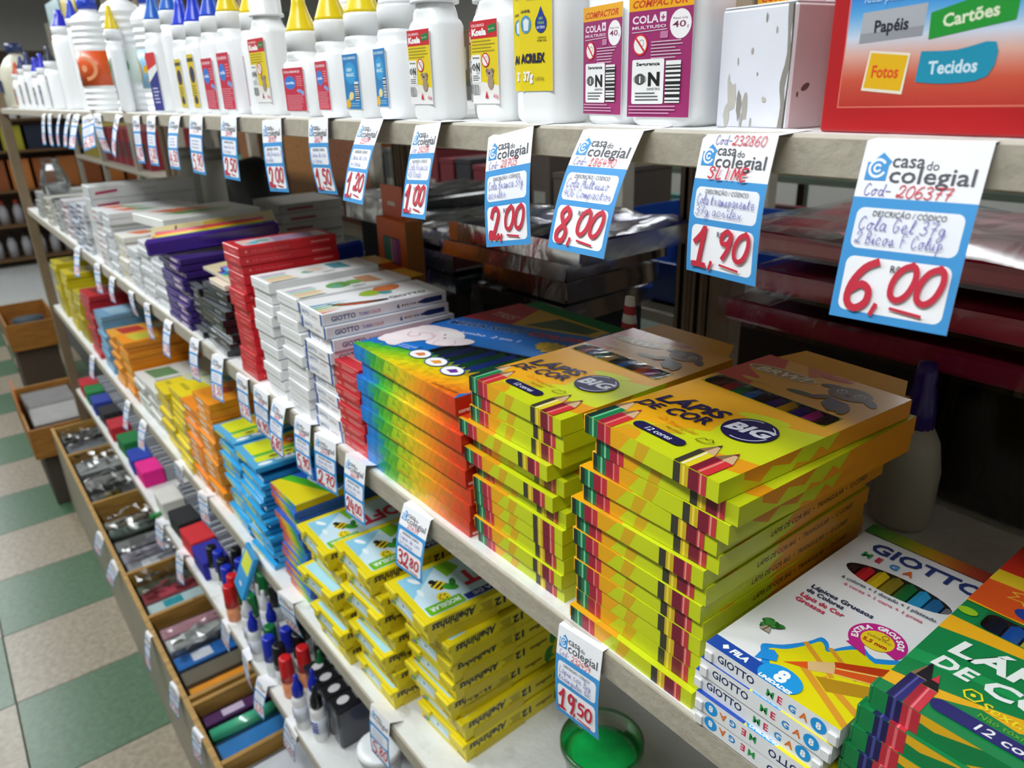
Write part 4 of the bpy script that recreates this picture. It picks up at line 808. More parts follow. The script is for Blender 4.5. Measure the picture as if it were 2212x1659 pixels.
mb = MB(); mb.box(0, .16, 0, .2, 0, .018, '#e6e6e2', 'card', r=.001); A = Art(mb, plane((0, 0, .018), (1, 0, 0), (0, 1, 0))); A.poly([(20, 20), (70, 60), (60, 150), (15, 90)], '#d8683a'); A.poly([(70, 30), (110, 60), (100, 170), (75, 120)], '#5a9a3a'); A.ell(125, 110, 14, 40, '#c8c8c0'); mb.build('carton', t)
p2 = book(84, 190, 12, c='#e8e4dc', fl='#d9c23a')
stack(p2, 8, -1.8000, .004, Z2, .0128, 'white carton with yellow print', 'the pile with a yellow spot', 'carton', 'white cartons with yellow print', jit=(.004, .006, .03)); discard(p2)
stack(p, 11, -1.9050, .004, Z2, .0127, 'white colour pencil carton', 'the pale pile left of the yellow spot', 'carton', 'white cartons left of the yellow spot', jit=(.004, .006, .03)); discard(p)
p3 = book(86, 190, 13, c='#dedfe0', fl='#c83a44')
stack(p3, 10, -2.0100, .004, Z2, .0135, 'white carton with red print', 'the pile showing a red column', 'carton', 'white cartons with red print', jit=(.004, .006, .02)); discard(p3)
# big white books with a blue spine line
def f(a): a.rect(84, 0, 92, 30, '#1c46b0')
def s(a): a.rect(0, 0, 240, 1, '#9a9a90'); a.poly([(10, 10), (60, 14), (60, 20), (12, 17)], '#b02a5a'); a.rect(110, 14, 150, 16, '#9aa0a8')
p = carton(92, 240, 29, '#d6d7d6', f, s, None, name='box')
stack(p, 6, -2.1350, .015, Z2, .0295, 'thick white box with blue line', 'the far pink marked pile', 'box', 'thick white boxes with blue line', jit=(.001, .002, .004)); discard(p)
for k, (x, n, h, c, sc, lb) in enumerate(((-2.24, 9, 14, '#c9cbcf', '#4a5a8a', 'grey blue'), (-2.36, 8, 14, '#b9bdc6', '#3a4a80', 'blue grey'), (-2.49, 8, 14, '#d0ccd0', '#a03a50', 'pale'), (-2.66, 7, 14, '#b4b6b4', '#6a6a60', 'grey'), (-2.86, 6, 14, '#c2c0b8', '#8a7a40', 'cream'), (-3.08, 6, 14, '#a8a8a4', '#5a6a70', 'dark grey'))):
    p = carton(88, 180, h - .6, c, lambda a: a.rect(10, 3, 60, 9, sc), None, None)
    stack(p, n, x, .005, Z2, h * .001, lb + ' stationery carton', 'pile %s from the far post' % ['six', 'five', 'four', 'three', 'two', 'one'][k], 'carton', 'far cartons on the second shelf', jit=(.006, .006, .04)); discard(p)
t = empty('plastic_bag', 'crumpled clear plastic bag on top of the far grey cartons', 'bag', (-2.62, .02, Z2 + .112)); mb = MB()
mb.lathe([(.0, 0), (.05, .004), (.058, .03), (.042, .07), (.030, .085), (.036, .10)], n=9, col='#d8dcdc', m='bagfilm', sx=1.1, sy=.7, smooth=False); mb.box(-.04, .04, -.03, .03, .002, .03, '#b8bcbc', 'glossplastic', r=.002); mb.build('bag', t)
# ---------------------------------------------------------------- shelf three: yellow modelling clay boxes
YEL = '#ecd81a'
def yc_front(a):
    W = 96
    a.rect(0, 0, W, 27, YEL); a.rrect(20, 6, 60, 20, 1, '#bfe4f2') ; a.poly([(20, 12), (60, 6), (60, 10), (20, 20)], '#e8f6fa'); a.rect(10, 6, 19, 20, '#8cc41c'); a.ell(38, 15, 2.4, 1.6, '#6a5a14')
    for i, c in enumerate(('#d03a50', '#7a4aa0', '#2a80c0', '#3a9a40')): a.ell(7 + i * 3, 4 + i * .6, 3.2, 2, c, .5)
    a.text('SOFT', 62, 12, 6, '#d86a2c', bold=.03, fit=14); a.text('acrilex', 78, 3, 5, '#5a4c10', bold=.02, fit=16); a.lines(64, 9, 90, 2, 2.2, '#b0a01c')
def yc_side(a):
    # print is upside down on this side
    b = Art(a.mb, plane((.096, .168, .0272), (0, -1, 0), (0, 0, -1)), 'card')
    b.text('Abelhinhas', 106, 3.5, 15, '#1c1c3a', bold=.035, shear=.2, align='l', fit=56); b.lines(128, 25, 164, 3, 2.2, '#8a7c14', rag=.3); b.lines(84, 15, 102, 4, 2.8, '#6a5c10', rag=.3); b.text('12', 66, 8, 14, '#2a2a3c', bold=.05, fit=15)
    b.rrect(30, 12, 58, 15.5, 1.7, '#8a7206'); b.ell(44, 15.5, 3, 2.4, '#8a7206'); b.poly(smooth([(10, 4), (14, 16), (8, 20), (16, 22), (20, 27), (26, 20), (24, 8), (18, 3), (10, 4)]), '#2c8a2c')
def yc_top(a):
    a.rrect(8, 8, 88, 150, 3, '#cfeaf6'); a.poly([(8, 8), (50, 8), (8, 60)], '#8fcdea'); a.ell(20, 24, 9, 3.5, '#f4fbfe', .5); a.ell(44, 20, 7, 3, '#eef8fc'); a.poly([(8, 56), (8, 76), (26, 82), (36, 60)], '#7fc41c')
    a.ell(44, 44, 11, 8, '#e8c81c', .5); 
    for k in (-6, 0, 6): a.ell(44 + k * .88, 44 + k * .5, 1.7, 7.5, '#1c1a18', .5)
    a.ell(34, 40, 4, 4, '#1c1a18'); a.ell(54, 54, 10, 6, '#3f9a30', .8); a.ell(48, 60, 8, 4, '#2f7a2a', -.4); a.ell(66, 38, 9, 8, '#f2dc28'); a.line(smooth([(60, 38), (66, 33), (72, 38)]), 1.2, '#7a3014'); a.ell(63, 41, 1.1, 1.5, '#201c10'); a.ell(69, 41, 1.1, 1.5, '#201c10')
    b = Art(a.mb, lambda x, y, h, F=a.F: F(y, 168 - x, h), a.m, h0=a.h)
    b.text('SOFT', 20, 38, 36, '#cc2848', bold=.05, fit=78); b.rrect(112, 71, 158, 87, 2, '#6fb81c'); b.text('MODELAR', 116, 75, 10, '#e8f4f0', bold=.03, fit=38); b.rect(40, 76, 110, 87, '#28388a'); b.text('MASSA DE', 50, 78.5, 8, '#e8eef6', bold=.02, fit=50)
py = carton(96, 168, 27.2, YEL, yc_front, yc_side, lambda a: a.rrect(8, 4, 88, 26, 2, '#a8daee')); pyt = carton(96, 168, 27.2, YEL, yc_front, yc_side, yc_top)
for pr_ in (py, pyt):
    for (x0, x1, hh) in ((.0, .026, .007), (.070, .096, .006)):
        mb = MB(); mb.box(x0, x1, -.0045, -.0003, .0272 - hh, .0268, '#f0de2a', 'card', r=.0006); mb.build('tuck_flap', pr_)
    mb = MB(); mb.box(.0963, .0972, .012, .09, -.004, .010, '#d8c21a', 'card'); mb.build('glue_flap', pr_)
ov = {0: (-.002, -.010, -.05), 1: (.012, .002, .03), 2: (.008, .006, .02), 3: (.006, .008, .02), 4: (.0, .004, .01), 5: (.010, .012, .04), 6: (.012, .010, .04)}
pyc = copy_tree(pyt); pyd = copy_tree(pyt)
stack(py, 7, -.6720, .028, Z3, .0303, 'yellow modelling clay box', 'the nearest yellow clay stack', 'clay box', 'yellow modelling clay boxes, nearest stack', first=pyt, over=ov)
stack(py, 7, -.7860, .012, Z3, .0303, 'yellow modelling clay box', 'the middle yellow clay stack', 'clay box', 'yellow modelling clay boxes, middle stack', first=pyc, over={0: (-.004, -.004, -.03), 1: (.006, .0, .03), 2: (.0, -.004, .03), 3: (.008, .006, .05), 4: (.0, .0, -.02), 5: (.004, .008, .03), 6: (.0, .004, 0)})
stack(py, 6, -.9020, .004, Z3, .0315, 'yellow modelling clay box', 'the yellow clay stack by rainbow packs', 'clay box', 'yellow modelling clay boxes, third stack', first=pyd, over={0: (.0, -.002, -.03), 1: (.008, .006, .02), 2: (.004, -.012, .06), 3: (.012, .004, .02), 4: (.010, -.004, .02), 5: (.006, .004, 0)}, jit=(.004, .006, .03)); discard(py)
# slim mosaic packs (rainbow edge) with one blue topped pack
def mf_(a): tri_grid(a, 0, 0, 96, 10, 7, lambda x, y, r: gradcol(1 - min(1, max(0, x / 96 + (r - .5) * .1)), r))
def mt_(a):
    a.rect(0, 0, 96, 200, '#1c62d0'); a.poly([(0, 0), (96, 0), (96, 60), (0, 20)], '#e0d018'); a.poly([(0, 16), (96, 58), (96, 76), (0, 34)], '#4ab428'); a.line(smooth([(20, 60), (30, 50), (60, 56), (92, 66), (80, 90)]), 4, '#dfe8f2'); a.ell(52, 78, 26, 14, '#1f5a3a', .3); a.text('super', 14, 110, 10, '#bcd4ff', bold=.02); a.poly([(0, 120), (96, 130), (96, 200), (0, 200)], '#2a4a9a')
p = carton(94, 180, 11, '#2a60c0', mf_, None, None, name='pencil_pack'); pt2 = carton(94, 180, 11, '#2a60c0', mf_, lambda a: a.rect(0, 0, 180, 11, '#d8c41c'), mt_, name='pencil_pack')
stack(p, 16, -1.0350, .012, Z3, .0118, 'slim pencil pack with rainbow edge', 'the pile behind the yellow clay', 'pack', 'slim rainbow edged pencil packs', first=pt2, jit=(.004, .008, .02)); discard(p)
# pale blue hanging packs
def cf(a): a.rrect(12, 1.5, 60, 7, 2, '#dfe83a'); a.rect(64, 2, 80, 6, '#8ab8d0'); a.rect(0, 0, 104, .8, '#2a8ac0')
def ct(a):
    a.rect(0, 0, 104, 200, '#58b0de'); a.rrect(5, 12, 54, 120, 4, '#dfe52c'); a.rrect(12, 60, 50, 118, 3, '#e8a02c'); a.ell(32, 84, 12, 10, '#e0582c'); a.ell(32, 84, 5, 5, '#f0e0c8'); a.rect(54, 14, 63, 130, '#58b82c'); a.rrect(64, 10, 84, 120, 3, '#dfe52c'); a.ell(74, 40, 3, 8, '#2a2a20'); a.ell(72, 66, 3, 7, '#2a2a20'); a.ell(90, 60, 6, 24, '#eef4fa'); a.ell(93, 20, 5, 12, '#f4f8fc'); a.ell(86, 52, 3, 4, '#c83050'); a.ell(86, 62, 3, 4, '#6a3aa0'); a.ell(86, 72, 3, 4, '#3a8a40')
p = carton(104, 190, 8.6, '#35a8e2', cf, lambda a: a.rect(0, 0, 190, .8, '#6a7a9a'), None, name='pencil_pack', m='glossplastic'); pt3 = carton(104, 190, 8.6, '#35a8e2', cf, None, ct, name='pencil_pack')
stack(p, 18, -1.1850, .006, Z3, .0112, 'pale blue pencil pack with yellow label', 'the nearer pale blue pile', 'pack', 'pale blue pencil packs, nearer pile', jit=(.010, .012, .05), first=copy_tree(pt3))
stack(p, 17, -1.3020, .010, Z3, .0114, 'pale blue pencil pack with yellow label', 'the farther pale blue pile', 'pack', 'pale blue pencil packs, farther pile', jit=(.008, .012, .04), first=pt3)
discard(p); p = carton(62, 78, 7, '#2c9ede', lambda a: a.rect(8, 2, 50, 5, '#dfe83a'), None, lambda a: (a.rect(0, 0, 62, 78, '#2898dc'), a.ell(31, 16, 9, 3, '#dfe6f4'), a.rrect(8, 40, 54, 70, 3, '#dfe83a')), name='pencil_pack', m='glossplastic'); o = p; o.location = (-1.175, -.030, Z3 - .055); o.rotation_euler = (1.15, .0, -.12); tag(o, 'small pale blue pack hanging over the third shelf edge', 'pack')
# orange and yellow piles
def of(a): a.rect(20, 3, 60, 9, '#f2ead8'); a.rect(0, 0, 90, .9, '#c87814')
for (x, n, c, lb, hh, tp) in ((-1.415, 15, '#f2961c', 'orange crayon box', .0150, 1), (-1.520, 12, '#f08c1c', 'deep orange crayon box', .0150, 1), (-1.625, 12, '#ecd21c', 'bright yellow crayon box', .0146, 2), (-1.745, 10, '#e6cc1e', 'yellow crayon box with grey band', .0146, 2)):
    p = carton(96, 170, hh * 1000 - .8, c, of if tp == 1 else (lambda a: (a.rect(0, 0, 96, .9, '#a89414'), a.rect(80, 0, 96, 14, '#a8a890'))), None, (lambda a: (a.ell(40, 50, 18, 14, '#a83a1c'), a.rect(50, 90, 86, 150, '#e8b88a'))) if tp == 1 else (lambda a: (a.poly([(6, 60), (90, 70), (90, 160), (6, 150)], '#cfd8c0'), a.poly([(20, 100), (70, 104), (60, 140)], '#6aa8b8'), a.rect(10, 20, 60, 30, '#b8a81c'))))
    stack(p, n, x, .008, Z3, hh, lb, 'its pile on the third shelf', 'box', lb + 'es', jit=(.004, .008, .03)); discard(p)
for (x, n, c, w, hh, lb, sp) in ((-1.885, 8, '#dfe0da', 110, .0135, 'white craft box', '#a8a8a0'), (-2.01, 7, '#d8d8d4', 108, .0135, 'off white craft box', '#5a8a60'), (-2.13, 11, '#f0941c', 92, .015, 'far orange carton', '#c8c040'), (-2.26, 10, '#e8a030', 90, .015, 'amber carton', '#b83028'), (-2.42, 12, '#6f9fc0', 110, .0145, 'translucent blue folder', '#9ac0d8'), (-2.62, 12, '#c0242e', 130, .0165, 'far red box', '#801820'), (-2.80, 10, '#b8a81c', 110, .0165, 'far mustard box', '#807010'), (-3.0, 12, '#d0bc1c', 120, .0165, 'distant yellow box', '#8a7c14'), (-3.22, 12, '#c4b41c', 120, .0165, 'last yellow box', '#8a7c14')):
    p = carton(w, 180, hh * 1000 - .8, c, lambda a: (a.rect(0, 0, 130, .9, sp), a.rect(w * .3, 3, w * .8, 8, sp)), None, lambda a: (a.poly([(10, 20), (w - 14, 30), (w - 20, 90), (16, 80)], sp), a.rect(20, 110, w - 20, 150, '#d8d8cc')))
    stack(p, n, x, .010, Z3, hh, lb, 'the far piles of the third shelf', 'box', lb + 'es', jit=(.004, .008, .03)); discard(p)
# white jars and plastic pot with green slime
def slime_pot():
    x, y = -.440, .142; t = empty('slime_pot', 'clear round pot of green slime on the third shelf under the price tag', 'pot', (x, y, Z3))
    mb = MB(); mb.lathe([(.036, 0), (.0385, .02), (.0425, .062), (.0455, .066), (.0455, .070), (.0425, .070)], n=40, col='#dff0e6', m='clearplastic', cap=False); mb.build('pot_wall', t)
    mb = MB(); mb.lathe([(.034, .002), (.0365, .02), (.0392, .052), (.030, .0535), (.012, .0525), (.0001, .053)], n=36, col='#10b050', m='slime'); mb.build('slime', t)
    mb = MB(); mb.lathe([(.0432, .062), (.0465, .064), (.0465, .0715), (.0445, .0725), (.0430, .0715), (.0425, .064)], n=40, col='#cfe6da', m='clearplastic', cap=False); mb.build('rim', t)
slime_pot()
# ---------------------------------------------------------------- price tags
def bent(P, curl):
    x0, y0, z0, yaw, roll, pit, w, h = P
    M = Matrix.Translation((x0, y0, z0)) @ Matrix.Rotation(yaw, 4, 'Z') @ Matrix.Rotation(pit, 4, 'X') @ Matrix.Rotation(roll, 4, 'Y').inverted()
    kx = w / .047; ky = h / .068
    def F(u, v, hh):                   # u -23.5..23.5, v 0..-68
        t = -v / 68.0; d = curl * .001 * math.sin(PI * min(1, max(0, t)))
        return M @ Vector((u * .001 * kx, -d - hh * .001, v * .001 * ky))
    return F
LINES = {'6,00': ('206377', 'Cola Gel 37g', '2 Bicos F Colup'), '1,90': ('232860', 'Cola transparente', '37g acrilex'), '8,00': ('186490', 'Cola Multiuso', '40G Compactor'), '2,00': ('28703', 'Cola Branca 37g', 'acrilex'), '1,00': ('182586', 'Cola branca', '40G Koala'), '19,50': ('232459', 'Lapis cor Big', 'triangular Bic')}
BLUE = '#3f97d8'
def price_tag(shelf, price, x, z, yaw, roll, pit, w, h, label, lvl, y0, curl):
    t = empty('price_tag', label, 'price tag', (0, 0, 0), 0, 'price tags on the shelf edges'); F = bent((x, y0, z, yaw, roll, pit, w, h), curl)
    nb = 10; bands = [-68 + 68 * i / nb for i in range(nb + 1)]
    mb = MB()
    for hh, c, flip in ((0, '#f6f6fa', False), (-.25, '#e6e8ee', True)):
        for i in range(nb):
            for j in range(4):
                u0, u1 = -23.5 + 47 * j / 4, -23.5 + 47 * (j + 1) / 4; q = [F(u0, bands[i], hh), F(u1, bands[i], hh), F(u1, bands[i + 1], hh), F(u0, bands[i + 1], hh)]
                mb.face(q[::-1] if flip else q, c, 'paper', True)
    a = Art(mb, F, 'paper', bands=bands, h0=.08)
    a.rect(-23.5, -68, 23.5, -21.2, BLUE); a.rrect(-20.6, -40.5, 20.6, -25.0, 3, '#f0f2fa'); a.rrect(-20.6, -64.8, 20.6, -43.6, 3.2, '#f8f8fc')
    big = lvl == 0
    # house shaped logo with a C spiral
    a.poly([(-21, -14.8), (-21, -8), (-19.5, -8), (-15.5, -4.4), (-11.5, -7.6), (-12.4, -9), (-12.4, -14.8)], BLUE); a.ring(-16.6, -10.2, 3.2, 1.0, '#f6f6fa', 40, 330, 14); a.ring(-16.6, -10.2, 1.3, .8, '#f6f6fa', 40, 330, 8)
    a.text('casa', -11.2, -9.6, 7.2, '#54555c', fit=12.4, bold=.008); a.text('do', 2.0, -10.2, 4.6, '#54555c', fit=4.6); a.text('colegial', -11.2, -15.2, 8.6, '#54555c', fit=31.5, bold=.008)
    code, l1, l2 = LINES.get(price if lvl < 2 else '', ('%d' % (20000 + int(abs(x) * 9999) % 9999), 'Lapis de cor', 'cx cores'))
    if big:
        yy = -4.6 if price == '1,90' else -20.4
        a.hand('Cod-', -20 + (6 if yy > -9 else 0), yy, 4.4, .32, '#7a6ab8', sx=.9); a.hand(code, -7 + (4 if yy > -9 else 0), yy - .2, 4.4, .42, '#d83048', sx=1.1)
        a.text('DESCRIÇÃO / CÓDICO', 0, -28.0, 2.9, '#4a4c54', bold=.004, shear=.12, align='c', fit=28); a.hand(l1, -19, -33.4, 5.0, .3, '#5a5ab0', sx=min(1.0, 37 / (len(l1) * 3.3))); a.hand(l2, -19, -38.6, 4.6, .3, '#5a5ab0', sx=min(1.0, 37 / (len(l2) * 3.0)))
        a.text('R$', -2, -48.2, 3.6, '#3a3c44', bold=.02)
    elif lvl == 1:
        a.hand(code, -9, -20.4, 4.4, .6, '#e06a80', sx=1.2); a.text('DESCRIÇÃO / CÓDICO', 0, -28.2, 3, '#55575f', bold=.02, align='c', fit=28); a.hand(l1, -18, -33.6, 4.6, .4, '#8888c4', sx=1.0); a.hand(l2, -18, -38.8, 4.4, .4, '#8888c4', sx=1.0)
    else: a.lines(-10, -17.5, 14, 1, 2.5, '#e8a0ac'); a.lines(-16, -28, 16, 3, 4, '#a8acc8', w=.3)
    PR = '#cc2840' if lvl < 2 else '#d8405a'; ww = 2.6 if lvl == 0 else 2.2
    i, f = price.split(',')
    if len(i) == 1: a.hand(i, -19, -63.6, 18.5, ww * 1.1, PR, sx=.92); a.hand(',', -7.5, -62.5, 12, 1.8, PR); a.hand(f, -2.5, -58.2, 13.5, ww * .9, PR, sx=1.05, slant=.2); a.line([(1, -61.6), (13, -62.8)], 1.1, PR)
    else: a.hand(i, -19.5, -62, 16, ww * .9, PR, sx=.82); a.hand(',', -3.5, -61, 11, 1.4, PR); a.hand(f, 1.5, -58, 10.5, ww * .75, PR, sx=1.05, slant=.1); a.line([(2, -62), (16, -62.8)], 1.0, PR)
    if price == '1,90': a.hand('SLIME', -14, -20.6, 5.4, .9, '#d83048', sx=1.35); 
    mb.build('card', t)
    mb = MB(); q = [F(-23.5, 0, 0), F(23.5, 0, 0)]; zt = max({'s1': Z1, 's2': Z2, 's3': Z3, 's4': Z4, 'tr': ZT}[shelf] + .0006, 0)
    bk = .016 if shelf != 'tr' else .004
    mb.face([q[0], q[1], Vector((q[1].x, bk, zt)) if shelf != 'tr' else q[1] + Vector((0, .006, .001)), Vector((q[0].x, bk, zt)) if shelf != 'tr' else q[0] + Vector((0, .006, .001))], '#f4f4f8', 'paper'); mb.build('folded_end', t)
TAGS = [
('s1', '6,00', -0.133, 1.576, 0.079, 0.013, -0.23, 0.044, 0.068),
('s1', '1,90', -0.215, 1.576, -0.191, 0.028, -0.116, 0.047, 0.064),
('s1', '8,00', -0.294, 1.576, -0.06, 0.018, -0.409, 0.047, 0.066),
('s1', '2,00', -0.383, 1.573, -0.012, 0.183, -0.206, 0.045, 0.069),
('s1', '1,00', -0.477, 1.576, -0.164, 0.076, -0.288, 0.045, 0.066),
('s1', '1,20', -0.558, 1.578, -0.134, 0.029, -0.369, 0.047, 0.066),
('s1', '1,50', -0.662, 1.577, -0.042, 0.048, -0.001, 0.046, 0.065),
('s1', '2,00', -0.772, 1.575, 0.034, 0.059, -0.056, 0.047, 0.07),
('s1', '2,50', -0.898, 1.576, 0.037, -0.006, -0.101, 0.047, 0.068),
('s1', '5,90', -1.024, 1.575, 0.035, -0.013, -0.108, 0.047, 0.069),
('s1', '4,50', -1.116, 1.574, 0.006, 0.021, -0.181, 0.047, 0.068),
('s1', '3,20', -1.24, 1.573, 0.003, 0.004, -0.112, 0.047, 0.069),
('s1', '2,80', -1.339, 1.572, -0.014, 0.025, -0.075, 0.047, 0.07),
('s1', '7,00', -1.464, 1.571, -0.068, -0.11, -0.272, 0.047, 0.066),
('s1', '9,90', -1.632, 1.572, 0.08, -0.027, 0.064, 0.047, 0.068),
('s1', '6,50', -1.719, 1.571, 0.287, 0.218, -0.293, 0.046, 0.066),
('s1', '3,90', -1.846, 1.569, 0.075, 0.013, -0.352, 0.047, 0.069),
('s1', '4,90', -1.933, 1.569, -0.024, 0.027, -0.318, 0.047, 0.068),
('s1', '8,90', -2.061, 1.568, -0.047, 0.026, -0.253, 0.047, 0.07),
('s1', '5,00', -2.21, 1.566, 0.009, -0.002, -0.146, 0.047, 0.072),
('s1', '2,20', -2.304, 1.565, 0.01, 0.009, -0.196, 0.047, 0.072),
('s2', '19,50', -0.318, 1.228, 0.046, 0.058, -0.105, 0.044, 0.074),
('s2', '32,80', -0.544, 1.228, 0.089, -0.01, -0.241, 0.043, 0.065),
('s2', '24,00', -0.668, 1.235, 0.006, 0.066, -0.153, 0.046, 0.069),
('s2', '2,70', -0.748, 1.23, 0.134, 0.012, -0.098, 0.045, 0.065),
('s2', '5,90', -0.809, 1.232, 0.008, 0.076, -0.124, 0.046, 0.068),
('s2', '6,80', -0.882, 1.231, -0.028, 0.039, -0.186, 0.046, 0.069),
('s2', '4,90', -0.951, 1.228, 0.05, -0.035, -0.06, 0.046, 0.068),
('s2', '7,50', -1.025, 1.226, 0.005, 0.067, -0.069, 0.046, 0.065),
('s2', '8,50', -1.126, 1.23, 0.045, 0.101, -0.198, 0.047, 0.068),
('s2', '9,00', -1.249, 1.227, -0.002, 0.123, -0.17, 0.047, 0.069),
('s2', '3,50', -1.414, 1.22, -0.012, 0.08, -0.231, 0.047, 0.063),
('s2', '2,90', -1.564, 1.223, -0.006, 0.149, -0.069, 0.047, 0.069),
('s2', '1,80', -1.703, 1.22, -0.012, 0.069, 0.029, 0.046, 0.051),
('s2', '4,20', -1.878, 1.22, 0.012, 0.072, -0.157, 0.047, 0.055),
('s2', '6,20', -2.038, 1.227, 0.088, 0.099, -0.12, 0.047, 0.071),
('s2', '5,20', -2.298, 1.23, 0.109, 0.095, -0.257, 0.047, 0.077),
('s3', '5,80', -0.689, 0.864, 0.067, 0.022, -0.105, 0.045, 0.075),
('s3', '3,00', -1.0, 0.859, 0.164, -0.029, 0.111, 0.046, 0.075),
('s3', '2,60', -1.168, 0.847, 0.198, -0.212, -0.08, 0.045, 0.075),
('s3', '3,80', -1.43, 0.856, 0.133, 0.098, -0.092, 0.045, 0.064),
('s3', '6,90', -1.596, 0.854, 0.2, -0.471, 0.155, 0.032, 0.072),
('s3', '7,20', -1.912, 0.849, 0.085, 0.095, -0.299, 0.047, 0.071),
('s3', '4,40', -2.078, 0.85, 0.012, 0.151, -0.314, 0.047, 0.073),
('s3', '5,50', -2.544, 0.855, 0.087, 0.063, -0.244, 0.047, 0.069),
('s4', '4,60', -1.108, 0.498, 0.065, -0.214, -0.087, 0.047, 0.076),
('s4', '3,30', -1.248, 0.506, 0.083, 0.109, -0.316, 0.045, 0.071),
('s4', '5,40', -1.35, 0.502, -0.051, 0.081, -0.042, 0.046, 0.075),
('s4', '2,10', -1.478, 0.497, 0.091, -0.296, -0.044, 0.042, 0.074),
('s4', '1,70', -1.829, 0.506, 0.099, 0.17, -0.226, 0.047, 0.081),
('s4', '6,10', -2.023, 0.506, 0.185, -0.015, -0.156, 0.048, 0.08),
('tr', '9,20', -1.358, 0.361, 0.141, -0.01, -0.141, 0.043, 0.072),
('tr', '7,70', -1.524, 0.359, 0.182, -0.153, -0.122, 0.047, 0.076),
('tr', '8,20', -1.76, 0.357, 0.002, 0.21, -0.225, 0.049, 0.089),
('tr', '3,60', -2.142, 0.355, 0.308, -0.437, -0.212, 0.043, 0.074),
('tr', '2,30', -2.344, 0.354, 0.319, -0.342, -0.179, 0.042, 0.072),
]
TAGLAB = {0: 'largest price tag reading 6,00, below the red picture box', 1: 'price tag reading 1,90 with red handwriting, below the white scuffed box', 2: 'tilted price tag reading 8,00, below the purple label bottles', 3: 'price tag reading 2,00 below the tall yellow label glue bottle', 4: 'curled price tag reading 1,00 below the yellow and red label bottle', 5: 'curled price tag reading 1,20 below the blue label glue bottles', 6: 'price tag reading 1,50 between two tags on the top shelf edge', 7: 'price tag reading 2,00 below the red label glue bottles', 8: 'price tag reading 2,50 on the top shelf edge'}
SN = {'s1': 'top', 's2': 'second', 's3': 'third', 's4': 'low', 'tr': 'tray cabinet'}
cnt = {}
for i, (sh, pr_, x, z, yaw, roll, pit, w, h) in enumerate(TAGS):
    cnt[sh] = cnt.get(sh, 0) + 1
    zz = {'s1': (Z1, -.0045), 's2': (Z2, -.0045), 's3': (Z3, -.0045), 's4': (Z4, -.0045), 'tr': (ZT, -.1275)}[sh]
    lvl = 0 if i < 5 or pr_ == '19,50' else (1 if i < 9 or (sh == 's2' and i < 28) else 2)
    lab = TAGLAB.get(i) or ('price tag reading %s, below the yellow jumbo pencil boxes' % pr_ if i == 21 else 'price tag, number %s from the right along the %s edge' % (['one', 'two', 'three', 'four', 'five', 'six', 'seven', 'eight', 'nine', 'ten', 'eleven', 'twelve', 'thirteen', 'fourteen', 'fifteen', 'sixteen', 'seventeen', 'eighteen', 'nineteen', 'twenty', 'twenty one', 'twenty two'][cnt[sh] - 1], SN[sh] + ' shelf' if sh != 'tr' else SN[sh]))
    if sh == 's2' and 21 < i < 25: lab = 'price tag reading %s on the second shelf edge, %s' % (pr_, ['below the mosaic boxes', 'below the small red cartons', 'below the white pen boxes'][i - 22])
    # bottoms swinging into the shelf are kept in front of it
    price_tag(sh, pr_, x, z, yaw, roll, pit, w, h, lab, lvl, zz[1] - .0006 * (i % 3), (1.5, 2.5, 3.5, 2.2)[i % 4])
# ---------------------------------------------------------------- top shelf: glue bottles
WB = '#f6f7f9'
def depth(p): d = p - CAM; return -(RW[2][0] * d.x + RW[2][1] * d.y + RW[2][2] * d.z)
def glue(label, x, y, w, d, hb, lab=None, lw=.8, lz=(.12, .8), cap='#f0d41c', capkind='nozzle', yaw=0.0, neck=.013, shoulder=.35, group=None, body=WB, lh=None):
    """flat sided glue bottle whose front left bottom corner stands at x,y; lab = art function on a panel lw*w wide"""
    t = empty('glue_bottle', label, 'bottle', (x + w / 2, y + d / 2, Z1), yaw, group); mb = MB(); r = min(w, d) * .32
    neck = min(neck, w * .42, d * .5); secs = [(0, w * .90, d * .86, r), (.0025, w * .98, d * .97, r), (.006, w, d, r), (hb * .93, w, d, r), (hb * .97, w * .95, d * .94, r), (hb, w * (1 - .4 * shoulder), d * (1 - .4 * shoulder), r), (hb + .004, neck * 2.3, neck * 2.3, neck), (hb + .010, neck * 2.05, neck * 2.05, neck)]
    mb.loft(secs, body, 'bottle', 6); bd = mb.build('body', t)
    mb = MB(); z = hb + .010
    if capkind == 'nozzle':
        mb.lathe([(neck * 1.12, -.002), (neck * 1.12, .013), (neck * 1.06, .015)], z=z, n=18, col=body, m='bottle'); mb.build('collar', t)
        mb = MB(); mb.lathe([(neck * 1.06, .0), (neck * 1.0, .003), (neck * .62, .016), (neck * .46, .024), (neck * .36, .034), (.0004, .036)], z=z + .0145, n=16, col=cap, m='plastic'); mb.build('cap', t)
    else:
        mb.lathe([(neck * 1.35, 0), (neck * 1.35, .002), (neck * 1.22, .004), (neck * 1.22, .016), (neck * 1.1, .018), (neck * .7, .020), (neck * .5, .030), (.0004, .033)], z=z, n=18, col=cap, m='bottle'); mb.build('cap', t)
    if lab:
        Lw, z0, z1 = w * lw, hb * lz[0], hb * lz[1]; mb = MB()
        mb.box(-Lw / 2, Lw / 2, -d / 2 - .0005, -d / 2 - .0001, z0, z1, '#f4f4f4', 'card'); A = Art(mb, plane((-Lw / 2, -d / 2 - .0005, z0), (1, 0, 0), (0, 0, 1)), clip=(0, 0, Lw * 1000, (z1 - z0) * 1000)); lab(A, Lw * 1000, (z1 - z0) * 1000); mb.build('label', bd)
    return t
